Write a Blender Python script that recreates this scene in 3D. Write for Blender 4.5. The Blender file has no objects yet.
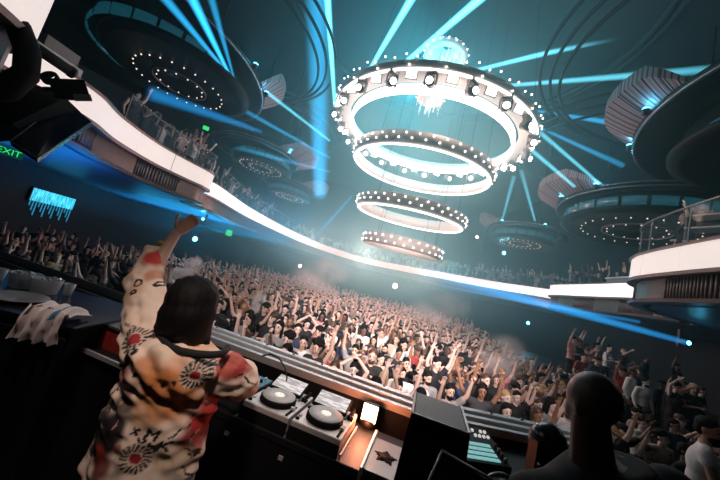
import bpy, bmesh, math, random
import numpy as np
from mathutils import Vector, Matrix, Euler, noise
from mathutils.geometry import tessellate_polygon

random.seed(11)
SC = bpy.context.scene
COL = SC.collection
PI = math.pi
V = Vector

# ------------------------------------------------------------------ camera
FPX, HOR, ROLL, CAMZ = 300.0, 38.0, math.radians(14.5), 3.05
PITCH = math.atan(HOR / FPX)
cam = bpy.data.objects.new('camera', bpy.data.cameras.new('camera'))
COL.objects.link(cam)
cam.data.sensor_width = 36
cam.data.lens = 36 * FPX / 720
cam.data.clip_start = .02
_r0, _f, _u0 = V((1, 0, 0)), V((0, math.cos(PITCH), math.sin(PITCH))), V((0, -math.sin(PITCH), math.cos(PITCH)))
_r = math.cos(ROLL) * _r0 + math.sin(ROLL) * _u0
_u = -math.sin(ROLL) * _r0 + math.cos(ROLL) * _u0
_m = Matrix((_r, _u, -_f)).transposed().to_4x4()
_m.translation = (0, 0, CAMZ)
cam.matrix_world = _m
SC.camera = cam

def ray(u, v):
    return _f * FPX + _r * (u - 360) - _u * (v - 240)
def at(u, v, y):                      # a point of the place seen at pixel (u, v), at distance y down the hall
    d = ray(u, v); t = y / d.y
    return V((d.x * t, y, CAMZ + d.z * t))
def onz(u, v, z):
    d = ray(u, v); t = (z - CAMZ) / d.z
    return V((d.x * t, d.y * t, z))
def pix(p):
    q = V(p) - V((0, 0, CAMZ)); k = q.dot(_f)
    if k <= .05: return None
    return 360 + FPX * q.dot(_r) / k, 240 - FPX * q.dot(_u) / k

# ------------------------------------------------------------------ world, haze, lights, exposure
SC.view_settings.view_transform = 'Standard'
SC.view_settings.look = 'None'
SC.view_settings.exposure = 0.0
SC.view_settings.gamma = 1.0
SC.view_settings.use_curve_mapping = False
SC.cycles.use_denoising = True
SC.cycles.max_bounces = 5
SC.cycles.volume_bounces = 1
SC.cycles.transparent_max_bounces = 24
SC.cycles.sample_clamp_indirect = 4.0
W = bpy.data.worlds.new('club_air'); SC.world = W; W.use_nodes = True
_nt = W.node_tree
_nt.nodes['Background'].inputs[0].default_value = (0, 0, 0, 1)
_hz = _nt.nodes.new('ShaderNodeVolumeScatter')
_hz.inputs['Color'].default_value = (.40, .90, 1, 1)  # cyan tint stands in for teal light; the haze itself is white
# the haze hangs thickest round the chandelier and over the middle of the crowd
def _wm(op, *xs):
    n = _nt.nodes.new('ShaderNodeMath'); n.operation = op
    for i, x in enumerate(xs):
        if isinstance(x, (int, float)): n.inputs[i].default_value = x
        else: _nt.links.new(x, n.inputs[i])
    return n.outputs[0]
_pos = _nt.nodes.new('ShaderNodeNewGeometry')
def _bank(c, sig, amp):
    sub = _nt.nodes.new('ShaderNodeVectorMath'); sub.operation = 'SUBTRACT'; sub.inputs[1].default_value = c
    _nt.links.new(_pos.outputs['Position'], sub.inputs[0])
    dv = _nt.nodes.new('ShaderNodeVectorMath'); dv.operation = 'DIVIDE'; dv.inputs[1].default_value = sig
    _nt.links.new(sub.outputs[0], dv.inputs[0])
    dt = _nt.nodes.new('ShaderNodeVectorMath'); dt.operation = 'DOT_PRODUCT'
    _nt.links.new(dv.outputs[0], dt.inputs[0]); _nt.links.new(dv.outputs[0], dt.inputs[1])
    return _wm('MULTIPLY', _wm('EXPONENT', _wm('MULTIPLY', dt.outputs['Value'], -.5)), amp)
HAZE_BASE, HAZE_LAMP, HAZE_CROWD = .0004, .074, .10
_den = _wm('ADD', _wm('ADD', _bank((1.6, 12, 9.6), (4.0, 4.0, 3.7), HAZE_LAMP), _bank((1.0, 19, 4.4), (5.5, 5.0, 1.7), HAZE_CROWD)), HAZE_BASE)
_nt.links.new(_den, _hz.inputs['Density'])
W.cycles.homogeneous_volume = False
W.cycles.volume_step_size = 2.5
SC.cycles.volume_max_steps = 64
_hz.inputs['Anisotropy'].default_value = 0.15
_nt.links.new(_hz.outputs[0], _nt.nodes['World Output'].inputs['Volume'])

def lamp(name, kind, loc, energy, color, target=None, **kw):
    l = bpy.data.lights.new(name, kind); l.energy = energy; l.color = color
    for k, x in kw.items(): setattr(l, k, x)
    o = bpy.data.objects.new(name, l); COL.objects.link(o); o.location = loc
    if target is not None:
        o.rotation_euler = (V(target) - V(loc)).to_track_quat('-Z', 'Y').to_euler()
    return o
CH = V((1.70, 12.0, 0))               # axis of the chandelier
for i in range(6):
    a_ = PI / 3 * (i + .5)
    lamp('chandelier_glow', 'POINT', (CH.x + 2.9 * math.cos(a_), CH.y + 2.9 * math.sin(a_), 8.9), 85, (1.0, .76, .66), shadow_soft_size=.4)
lamp('chandelier_middle_glow', 'POINT', (CH.x, CH.y, 8.5), 150, (1.0, .80, .70), shadow_soft_size=.8)
lamp('chandelier_upper_glow', 'POINT', (CH.x - .5, CH.y + .3, 11.8), 2000, (.0, .54, .70), shadow_soft_size=.6)
lamp('chandelier_lower_glow', 'POINT', (CH.x, CH.y, 5.1), 110, (1.0, .78, .70), shadow_soft_size=.6)
WASH = (1.0, .84, .81)
for i, (x, tx, ty, e) in enumerate(((-1.6, -.4, 10, 2800), (.8, 1.6, 11.5, 9500), (2.6, 2.8, 10, 1900))):
    lamp('stage_wash', 'SPOT', (x, -1.0, 6.3), e, WASH, (tx, ty, 1.0), spot_size=math.radians(42), spot_blend=1.0, shadow_soft_size=.35)
lamp('jet_fill', 'SPOT', (-3.0, 5.5, 7.5), 700, WASH, (-4.2, 8.9, 2.6), spot_size=math.radians(30), spot_blend=1.0, shadow_soft_size=.2)  # spot added to light the left smoke jet
lamp('booth_downlight', 'SPOT', (-.30, .30, 4.3), 120, (1.0, .80, .70), (-.62, 1.75, 2.4), spot_size=math.radians(42), spot_blend=1.0, shadow_soft_size=.12)
lamp('desk_fill', 'SPOT', (.8, 4.6, 6.8), 520, (1.0, .86, .82), (.05, 2.7, 2.1), spot_size=math.radians(32), spot_blend=1.0, shadow_soft_size=.15)  # added spot that brightens rail, speaker top and players
lamp('bar_fill', 'SPOT', (-2.0, 1.6, 4.6), 80, (1.0, .78, .72), (-2.0, 2.4, 2.2), spot_size=math.radians(40), spot_blend=1.0, shadow_soft_size=.1)  # added spot that warms the towel and cabinet top
lamp('soffit_blue', 'AREA', (-5.2, 26, 3.4), 260, (.03, .55, 1.0), (-5.6, 26, 5), shape='RECTANGLE', size=1.2, size_y=9)
lamp('soffit_blue', 'AREA', (-9.2, 8.5, 3.5), 75, (.01, .26, 1.0), (-9.4, 8.6, 5), shape='RECTANGLE', size=1.2, size_y=8)
lamp('soffit_blue', 'AREA', (-8.4, 17, 3.5), 420, (.02, .48, 1.0), (-8.6, 17, 5), shape='RECTANGLE', size=1.2, size_y=9)
lamp('hall_teal', 'POINT', (9.0, 27.0, 7.0), 260, (.03, .7, .9), shadow_soft_size=.5)
lamp('hall_teal', 'POINT', (-5.0, 24.0, 7.2), 320, (.03, .62, .95), shadow_soft_size=.5)
for x, y, e in ((-3.0, 18.5, 260), (.5, 17.0, 560), (4.5, 19.5, 340)):
    lamp('hall_pink_fill', 'POINT', (x, y, 4.6), e, (1.0, .64, .56), shadow_soft_size=.6)  # unseen lamps added to turn the haze over the far crowd pink
lamp('balcony_fill', 'SPOT', (-1.2, 9.4, 9.0), 240, (1.0, .85, .82), (-7.0, 8.6, 5.8), spot_size=math.radians(30), spot_blend=.8, shadow_soft_size=.2)  # spot added so the left balcony people show
lamp('balcony_fill', 'SPOT', (4.6, 10.4, 9.0), 300, (1.0, .85, .82), (11.4, 13.0, 5.8), spot_size=math.radians(30), spot_blend=.8, shadow_soft_size=.2)  # its pair, added for the right balcony people

# ------------------------------------------------------------------ helpers
class MB:
    """collects closed shapes; build() links them as one mesh object"""
    def __init__(s): s.v, s.f, s.mi, s.sm, s.cur = [], [], [], [], 0
    def add(s, vs, fs, smooth=False):
        o = len(s.v); s.v += [tuple(p) for p in vs]
        for f in fs: s.f.append([i + o for i in f]); s.mi.append(s.cur); s.sm.append(smooth)
        return s
    def mat(s, i): s.cur = i; return s
    def box(s, c, size, rot=None, taper=1.0):
        hx, hy, hz = size[0] / 2, size[1] / 2, size[2] / 2
        ps = [V((x * hx * (taper if z > 0 else 1), y * hy * (taper if z > 0 else 1), z * hz)) for z in (-1, 1) for x, y in ((-1, -1), (1, -1), (1, 1), (-1, 1))]
        if rot is not None:
            R = Euler(rot).to_matrix() if not isinstance(rot, Matrix) else rot
            ps = [R @ p for p in ps]
        c = V(c)
        return s.add([p + c for p in ps], [(3, 2, 1, 0), (4, 5, 6, 7), (0, 1, 5, 4), (1, 2, 6, 5), (2, 3, 7, 6), (3, 0, 4, 7)])
    def hexa(s, ps):                  # 8 corners: bottom ring then top ring
        return s.add(ps, [(3, 2, 1, 0), (4, 5, 6, 7), (0, 1, 5, 4), (1, 2, 6, 5), (2, 3, 7, 6), (3, 0, 4, 7)])
    def cap(s, a, b, ra, rb, n=12, h=3):   # tapered capsule
        a, b = V(a), V(b); d = (b - a)
        if d.length < 1e-6: d = V((0, 0, 1e-4))
        z = d.normalized(); x = z.orthogonal().normalized(); y = z.cross(x)
        rings = []
        for i in range(h): t = -PI / 2 + PI / 2 * (i + .35) / h; rings.append((a + z * ra * math.sin(t), ra * math.cos(t)))
        rings.append((a, ra)); rings.append((b, rb))
        for i in range(h): t = PI / 2 * (i + .65) / h; rings.append((b + z * rb * math.sin(t), rb * math.cos(t)))
        return s.loft([(c, x * r, y * r) for c, r in rings], n, True)
    def loft(s, secs, n=16, smooth=True, caps=True):
        vs = [c + u * math.cos(2 * PI * k / n) + w * math.sin(2 * PI * k / n) for c, u, w in secs for k in range(n)]
        fs = [(i * n + k, i * n + (k + 1) % n, (i + 1) * n + (k + 1) % n, (i + 1) * n + k) for i in range(len(secs) - 1) for k in range(n)]
        if caps: fs += [tuple(range(n - 1, -1, -1)), tuple((len(secs) - 1) * n + k for k in range(n))]
        return s.add(vs, fs, smooth)
    def cyl(s, a, b, ra, rb=None, n=16, smooth=True):
        a, b = V(a), V(b); rb = ra if rb is None else rb
        z = (b - a).normalized(); x = z.orthogonal().normalized(); y = z.cross(x)
        return s.loft([(a, x * ra, y * ra), (b, x * rb, y * rb)], n, smooth)
    def ell(s, c, r, n=16, m=10, R=None):
        c = V(c); vs, fs = [], []
        for i in range(m + 1):
            t = -PI / 2 + PI * (i + (.12 if i == 0 else -.12 if i == m else 0)) / m
            for k in range(n):
                p = V((r[0] * math.cos(t) * math.cos(2 * PI * k / n), r[1] * math.cos(t) * math.sin(2 * PI * k / n), r[2] * math.sin(t)))
                vs.append(c + (R @ p if R is not None else p))
        fs = [(i * n + k, i * n + (k + 1) % n, (i + 1) * n + (k + 1) % n, (i + 1) * n + k) for i in range(m) for k in range(n)]
        fs += [tuple(range(n - 1, -1, -1)), tuple(m * n + k for k in range(n))]
        return s.add(vs, fs, True)
    def lathe(s, prof, c=(0, 0, 0), n=64, smooth=True, a0=0, a1=2 * PI):   # closed profile [(r, z)]
        c = V(c); full = abs(a1 - a0 - 2 * PI) < 1e-6; m = n if full else n + 1; q = len(prof)
        vs = [c + V((r * math.cos(a0 + (a1 - a0) * k / n), r * math.sin(a0 + (a1 - a0) * k / n), z)) for k in range(m) for r, z in prof]
        fs = [(k * q + i, ((k + 1) % m) * q + i, ((k + 1) % m) * q + (i + 1) % q, k * q + (i + 1) % q) for k in range(n) for i in range(q)]
        return s.add(vs, fs, smooth)
    def tube(s, pts, r, n=8):
        pts = [V(p) for p in pts]; secs = []
        x = None
        for i, p in enumerate(pts):
            d = (pts[min(i + 1, len(pts) - 1)] - pts[max(i - 1, 0)]).normalized()
            x = d.orthogonal().normalized() if x is None else (x - d * x.dot(d)).normalized()
            rr = r[i] if isinstance(r, (list, tuple)) else r
            secs.append((p, x * rr, d.cross(x) * rr))
        return s.loft(secs, n, True)
    def poly(s, pts, z0, z1):         # vertical prism over a 2-D outline
        n = len(pts)
        tri = tessellate_polygon([[V((p[0], p[1], 0)) for p in pts]])
        vs = [(p[0], p[1], z0) for p in pts] + [(p[0], p[1], z1) for p in pts]
        fs = [tuple(t) for t in tri] + [tuple(i + n for i in t) for t in tri] + [(i, (i + 1) % n, (i + 1) % n + n, i + n) for i in range(n)]
        return s.add(vs, fs)
    def mesh(s, name, mats=()):
        me = bpy.data.meshes.new(name); me.from_pydata(s.v, [], s.f)
        for m in mats: me.materials.append(m)
        me.polygons.foreach_set('material_index', s.mi)
        me.polygons.foreach_set('use_smooth', s.sm)
        bm = bmesh.new(); bm.from_mesh(me); bmesh.ops.recalc_face_normals(bm, faces=bm.faces); bm.to_mesh(me); bm.free()
        return me
    def build(s, name, mats, parent=None, bevel=0):
        me = s.mesh(name, mats if isinstance(mats, (list, tuple)) else [mats])
        o = bpy.data.objects.new(name, me); COL.objects.link(o); o.parent = parent
        if bevel:
            b = o.modifiers.new('edge', 'BEVEL'); b.width = bevel; b.segments = 2; b.limit_method = 'ANGLE'
        return o

def tag(o, label=None, cat=None, group=None, kind=None):
    if label: o['label'] = label
    if cat: o['category'] = cat
    if group: o['group'] = group
    if kind: o['kind'] = kind
    return o
def thing(name, label, cat, loc=(0, 0, 0), rz=0, group=None):
    o = bpy.data.objects.new(name, None); COL.objects.link(o); o.empty_display_size = .1
    o.location = loc; o.rotation_euler = (0, 0, rz)
    return tag(o, label, cat, group)
def copy_part(o, parent, loc=None, rot=None):
    c = o.copy(); COL.objects.link(c); c.parent = parent
    if loc is not None: c.location = loc
    if rot is not None: c.rotation_euler = rot
    return c
def copy_thing(root, label, loc, rz, group=None):
    r = root.copy(); COL.objects.link(r); r.location = loc; r.rotation_euler = (0, 0, rz); r['label'] = label
    if group: r['group'] = group
    for ch in root.children:
        c = ch.copy(); COL.objects.link(c); c.parent = r
        for g in ch.children:
            d = g.copy(); COL.objects.link(d); d.parent = c
    return r

def mat(name, col, rough=.6, metal=0, emit=None, power=0, vary=.12, scale=20, spec=None, sampled=False, alpha=1, trans=0):
    m = bpy.data.materials.new(name); m.use_nodes = True
    nt = m.node_tree; b = nt.nodes['Principled BSDF']
    b.inputs['Roughness'].default_value = rough; b.inputs['Metallic'].default_value = metal
    if spec is not None: b.inputs['Specular IOR Level'].default_value = spec
    col = (*col[:3], 1)
    if vary:
        tc = nt.nodes.new('ShaderNodeTexCoord'); nz = nt.nodes.new('ShaderNodeTexNoise'); nz.inputs['Scale'].default_value = scale
        nz.inputs['Detail'].default_value = 3
        mx = nt.nodes.new('ShaderNodeMix'); mx.data_type = 'RGBA'
        mx.inputs['A'].default_value = tuple(c * (1 - vary) for c in col[:3]) + (1,)
        mx.inputs['B'].default_value = tuple(min(1, c * (1 + vary)) for c in col[:3]) + (1,)
        nt.links.new(tc.outputs['Object'], nz.inputs['Vector']); nt.links.new(nz.outputs['Fac'], mx.inputs['Factor'])
        nt.links.new(mx.outputs['Result'], b.inputs['Base Color'])
    else: b.inputs['Base Color'].default_value = col
    if emit:
        b.inputs['Emission Color'].default_value = (*emit, 1); b.inputs['Emission Strength'].default_value = power
        if not sampled: m.cycles.emission_sampling = 'NONE'
    if alpha < 1: b.inputs['Alpha'].default_value = alpha
    if trans: b.inputs['Transmission Weight'].default_value = trans
    return m

M = {}
M['black'] = mat('black_paint', (.006, .006, .007), .5)
M['matte'] = mat('matte_black', (.004, .004, .0045), .8, spec=.2)
M['gloss'] = mat('gloss_black', (.006, .007, .009), .18, vary=.05)
M['dark'] = mat('dark_wall', (.008, .011, .014), .7, scale=3)
M['ceiling'] = mat('ceiling_paint', (.012, .020, .024), .8, scale=1.5)
M['floor'] = mat('club_floor', (.012, .018, .018), .4, scale=4)
M['stage'] = mat('stage_floor', (.008, .008, .008), .6, scale=6)
M['soffit'] = mat('soffit_paint', (.10, .16, .24), .35, scale=1, vary=.2)
M['alu'] = mat('aluminium', (.74, .70, .68), .42, .55, scale=30)
M['steel'] = mat('grey_steel', (.24, .23, .225), .4, .6)
M['raildark'] = mat('balustrade_metal', (.14, .14, .145), .4, .4)
M['bronze'] = mat('bronze_panel', (.10, .078, .068), .35, .55, scale=5)
M['coping'] = mat('coping', (.16, .12, .11), .4, .3)
M['panel'] = mat('lit_panel', (.35, .33, .32), .5, emit=(1.0, .86, .81), power=.74, vary=.03, sampled=True)
M['panel_far'] = mat('lit_panel_far', (.8, .8, .8), .5, emit=(1.0, .97, .95), power=1.15, vary=.03, sampled=True)  # brighter than the near panels: distant haze glow put into the emission
M['led'] = mat('led_tube', (1, 1, 1), .5, emit=(1, .99, .96), power=1.9, vary=0, sampled=True)
M['bulb'] = mat('bulb_glass', (1, 1, 1), .3, emit=(1, .96, .9), power=3.2, vary=0)
M['warm'] = mat('warm_bulb', (1, .9, .8), .3, emit=(1, .78, .62), power=1.4, vary=0)
M['ring'] = mat('ring_metal', (.68, .62, .59), .5, .1)
M['glass'] = mat('balustrade_glass', (.12, .20, .23), .06, vary=0, alpha=.10)
M['pleat'] = mat('pleated_shade', (.24, .16, .17), .6, scale=8)
M['pleatshadow'] = mat('pleat_shadow', (.03, .022, .026), .7, scale=8)  # dark stripes: shade between the shallow pleats put into colour
M['canopy'] = mat('canopy_metal', (.004, .006, .007), .5, 0, scale=4, spec=.12)
M['lens'] = mat('lamp_lens', (1, 1, 1), .2, emit=(1, 1, 1), power=6, vary=0)
M['bluelens'] = mat('blue_lamp_lens', (.4, .8, 1), .2, emit=(.12, .72, 1), power=6, vary=0)
M['blueled'] = mat('blue_led_screen', (.1, .4, .6), .3, emit=(.01, .36, .60), power=.55, vary=0)
M['green'] = mat('green_sign', (.05, .4, .1), .4, emit=(.03, .8, .16), power=1.0, vary=0)
M['crystal'] = mat('crystal_beads', (.6, .6, .62), .1, emit=(1, .95, .92), power=1.0, vary=0)  # emission stands in for light caught by the crystals
M['white'] = mat('white_cotton', (.72, .68, .66), .85, scale=12)
M['red'] = mat('red_vinyl', (.34, .03, .02), .5)
M['ice'] = mat('ice', (.75, .75, .76), .1, vary=.2, trans=.5)

# =================================================================== structure of the hall
def struct(name, mb, m):
    return tag(mb.build(name, m), kind='structure')
struct('floor', MB().box((1, 18, -.1), (34, 50, .2)), M['floor'])
struct('ceiling', MB().box((1, 18, 15.6), (34, 50, .2)), M['ceiling'])
struct('wall_left', MB().box((-14.6, 18, 7.75), (.2, 50, 15.5)), M['dark'])
struct('wall_right', MB().box((17.2, 18, 7.75), (.2, 50, 15.5)), M['dark'])
struct('wall_back', MB().box((1.3, 42, 7.75), (31.6, .2, 15.5)), M['dark'])
struct('wall_front', MB().box((1.3, -6, 7.75), (31.6, .2, 15.5)), M['dark'])
def railY(x): return 3.02 - .28 * (x + .75) if x < .76 else 2.60 + .12 * (x - .76)
stage_out = [(-9, railY(-9) + .05), (.76, railY(.76) + .05), (2.6, railY(2.6) + .05), (2.6, -5.9), (-9, -5.9)]
struct('stage_floor', MB().poly(stage_out, .001, 1.05), M['stage'])
struct('floor_terrace', MB().box((12.5, 9.2, .37), (9, 2.6, .74)), M['floor'])
struct('floor_terrace_upper', MB().box((12.6, 15.5, .6), (8.8, 10, 1.2)), M['floor'])
def floor_z(x, y): return 1.2 if x > 8.25 and y > 10.55 else .74 if x > 8.05 and 7.95 < y < 10.5 else 0

# ---- balcony line round the hall
def smooth_path(ps, ds=.18):
    ps = [V((p[0], p[1], 0)) for p in ps]; out = []
    for i in range(len(ps) - 1):
        a, b, c, d = ps[max(i - 1, 0)], ps[i], ps[i + 1], ps[min(i + 2, len(ps) - 1)]
        n = max(2, int((c - b).length / ds))
        for k in range(n):
            t = k / n
            out.append(.5 * ((2 * b) + (c - a) * t + (2 * a - 5 * b + 4 * c - d) * t * t + (3 * b - a - 3 * c + d) * t ** 3))
    out.append(ps[-1]); return out
P_NEARLEFT = smooth_path([(-6.3, 4.2), (-6.36, 5.2), (-6.40, 5.8), (-6.42, 6.5), (-6.78, 7.6), (-6.84, 9.2), (-6.5, 10.4), (-6.22, 11.1), (-6.25, 11.7), (-6.75, 12.1), (-7.5, 12.2)])
P_STAGELEFT = smooth_path([(-4.2, 1.2), (-4.32, 2.3), (-4.42, 2.9), (-4.55, 3.4), (-4.80, 3.75), (-5.25, 3.95), (-6.0, 4.0)])
P_FARLEFT = smooth_path([(-7.3, 12.3), (-6.85, 13.4), (-6.9, 16), (-6.86, 18), (-6.3, 22), (-5.22, 26.6), (-3.7, 30.5), (-2.2, 32.6)])
P_CENTRE = smooth_path([(-2.2, 32.6), (0, 34.2), (2.5, 33.6), (5, 31.2), (7.92, 27.5)])
P_FARRIGHT = smooth_path([(7.92, 27.5), (9.8, 25.4), (11.44, 23.2), (12.5, 20.9), (13.4, 19.2)])
P_MIDRIGHT = smooth_path([(13.6, 18.6), (12.3, 18.35), (11.75, 17.8), (11.45, 16.6), (11.3, 15.5), (10.95, 13.2), (10.62, 11.45), (10.5, 10.3), (10.6, 9.6)])
P_NEARRIGHT = smooth_path([(10.6, 9.35), (9.3, 9.2), (8.1, 8.75), (7.5, 8.05), (7.2, 7.3), (7.0, 6.6), (6.82, 5.9), (6.68, 5.2), (6.6, 4.0), (6.6, 2.4)])
def normals(path):
    out = []
    for i, p in enumerate(path):
        d = (path[min(i + 1, len(path) - 1)] - path[max(i - 1, 0)]).normalized()
        out.append(V((d.y, -d.x, 0)))      # towards the hall when walking left-near -> far -> right-near
    return out
def sweep(mb, path, prof, i0=0, i1=None, shrink=0):
    """prof: closed list of (offset towards hall, z)"""
    i1 = len(path) - 1 if i1 is None else i1
    N = normals(path); q = len(prof); vs, fs = [], []
    for i in range(i0, i1 + 1):
        c = path[i]
        if shrink and i == i0: c = c + (path[i + 1] - c) * shrink
        if shrink and i == i1: c = c + (path[i - 1] - c) * shrink
        for o, z in prof: vs.append((c.x + N[i].x * o, c.y + N[i].y * o, z))
    n = i1 - i0
    for i in range(n):
        for k in range(q): fs.append((i * q + k, i * q + (k + 1) % q, (i + 1) * q + (k + 1) % q, (i + 1) * q + k))
    fs += [tuple(range(q)), tuple(n * q + k for k in range(q - 1, -1, -1))]
    return mb.add(vs, fs, False)
FZ0, FZ1, DZ = 4.96, 5.53, 4.38
def balcony_front(label, path, pm, seg=1.2, ribs=True, FZ1=FZ1):
    t = thing('lit_balcony', label, 'balcony', (0, 0, 0), 0, 'lit balcony fronts round the hall')
    step = max(2, int(round(seg / .18))); i = 0
    while i < len(path) - 1:
        j = min(i + step, len(path) - 1)
        if len(path) - 1 - j < 3: j = len(path) - 1
        sweep(MB(), path, [(-.05, FZ0), (.0, FZ0), (.0, FZ1), (-.05, FZ1)], i, j, .13).build('light_panel', pm, t); i = j
    sweep(MB(), path, [(-.22, FZ1), (.05, FZ1), (.06, FZ1 + .05), (-.22, FZ1 + .09)]).build('coping', M['coping'], t)
    sweep(MB(), path, [(-.14, FZ0 - .09), (.04, FZ0 - .09), (.05, FZ0 - .01), (-.14, FZ0 - .01)]).build('lower_moulding', M['coping'], t)
    sweep(MB(), path, [(-.14, FZ0 - .01), (-.06, FZ0 - .01), (-.06, FZ1), (-.14, FZ1)]).build('backing', M['matte'], t)
    sweep(MB(), path, [(-.30, DZ), (-.16, DZ), (-.16, FZ0 - .09), (-.30, FZ0 - .09)]).build('drum_wall', M['bronze'], t)
    sweep(MB(), path, [(-.30, DZ - .10), (-.05, DZ - .10), (-.02, DZ - .03), (-.10, DZ), (-.30, DZ)]).build('drum_lip', M['coping'], t)
    if ribs:
        N = normals(path); mb = MB(); L = 0
        for k in range(len(path) - 1):
            L += (path[k + 1] - path[k]).length
            if int(L / 1.6) % 2 == 0:
                if mb.v: mb.build('fluting', M['coping'], t); mb = MB()
                continue
            for s in (0, .5):
                c = path[k].lerp(path[k + 1], s) - N[k] * .15
                mb.cyl((c.x, c.y, DZ), (c.x, c.y, FZ0 - .09), .028, n=6)
        if mb.v: mb.build('fluting', M['coping'], t)
    return t
balcony_front('tall rounded lit balcony end at top left corner beside the stage', P_STAGELEFT, M['panel'], 1.3, False, 6.05)
balcony_front('near left balcony front with white lit panels above the blue soffit', P_NEARLEFT, M['panel'])
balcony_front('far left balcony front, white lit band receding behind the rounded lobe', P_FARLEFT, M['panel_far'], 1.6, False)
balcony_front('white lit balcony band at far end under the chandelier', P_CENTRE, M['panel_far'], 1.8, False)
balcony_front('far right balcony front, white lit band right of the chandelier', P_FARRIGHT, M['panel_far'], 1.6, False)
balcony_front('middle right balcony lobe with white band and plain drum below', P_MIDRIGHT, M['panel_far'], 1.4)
balcony_front('nearest right balcony lobe with white panels over a fluted dark drum', P_NEARRIGHT, M['panel'], 1.3)
# decks behind the fronts
def inset(paths, d):
    out = []
    for pa in paths:
        for p, n in zip(pa, normals(pa)): out.append((p.x - n.x * d, p.y - n.y * d))
    return out
ALLP = [P_STAGELEFT, P_NEARLEFT, P_FARLEFT, P_CENTRE, P_FARRIGHT, P_MIDRIGHT, P_NEARRIGHT]
def deck(d):
    line = inset(ALLP, d); line = line[::3]
    return line + [(max(line[-1][0], 6.8), -2), (17.1, -2), (17.1, 41.9), (-14.5, 41.9), (-14.5, -2), (line[0][0], -2)]
struct('floor_balcony', MB().poly(deck(.2), 4.9, 5.0), M['floor'])
struct('ceiling_soffit', MB().poly(deck(.48), 4.28, 4.36), M['soffit'])

# ---- glass balustrades on the balcony fronts
def balustrade(label, path, i0, i1, h=.85, off=-.1):
    t = thing('glass_balustrade', label, 'balustrade', (0, 0, 0), 0, 'glass balustrades on the balcony')
    i1 = min(i1, len(path) - 1)
    sweep(MB(), path, [(off - .012, FZ1 + .08), (off, FZ1 + .08), (off, FZ1 + h), (off - .012, FZ1 + h)], i0, i1).build('pane', M['glass'], t)
    sweep(MB(), path, [(off - .03, FZ1 + h), (off + .015, FZ1 + h), (off + .015, FZ1 + h + .03), (off - .03, FZ1 + h + .03)], i0, i1).build('handrail', M['raildark'], t)
    N = normals(path)
    for k in range(i0, i1 + 1, 7):
        c = path[k] + N[k] * (off - .02)
        MB().box((c.x, c.y, FZ1 + .06 + h / 2), (.03, .03, h)).build('post', M['raildark'], t)
balustrade('glass balustrade on the near left balcony before the crowd', P_NEARLEFT, 18, 60, .75)
balustrade('glass balustrade along far left balcony behind the lobe', P_FARLEFT, 8, 70)
balustrade('glass balustrade on the far right balcony front', P_FARRIGHT, 2, 50)
balustrade('curved glass balustrade on the nearest right balcony lobe', P_NEARRIGHT, 14, 48, .95)

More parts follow.
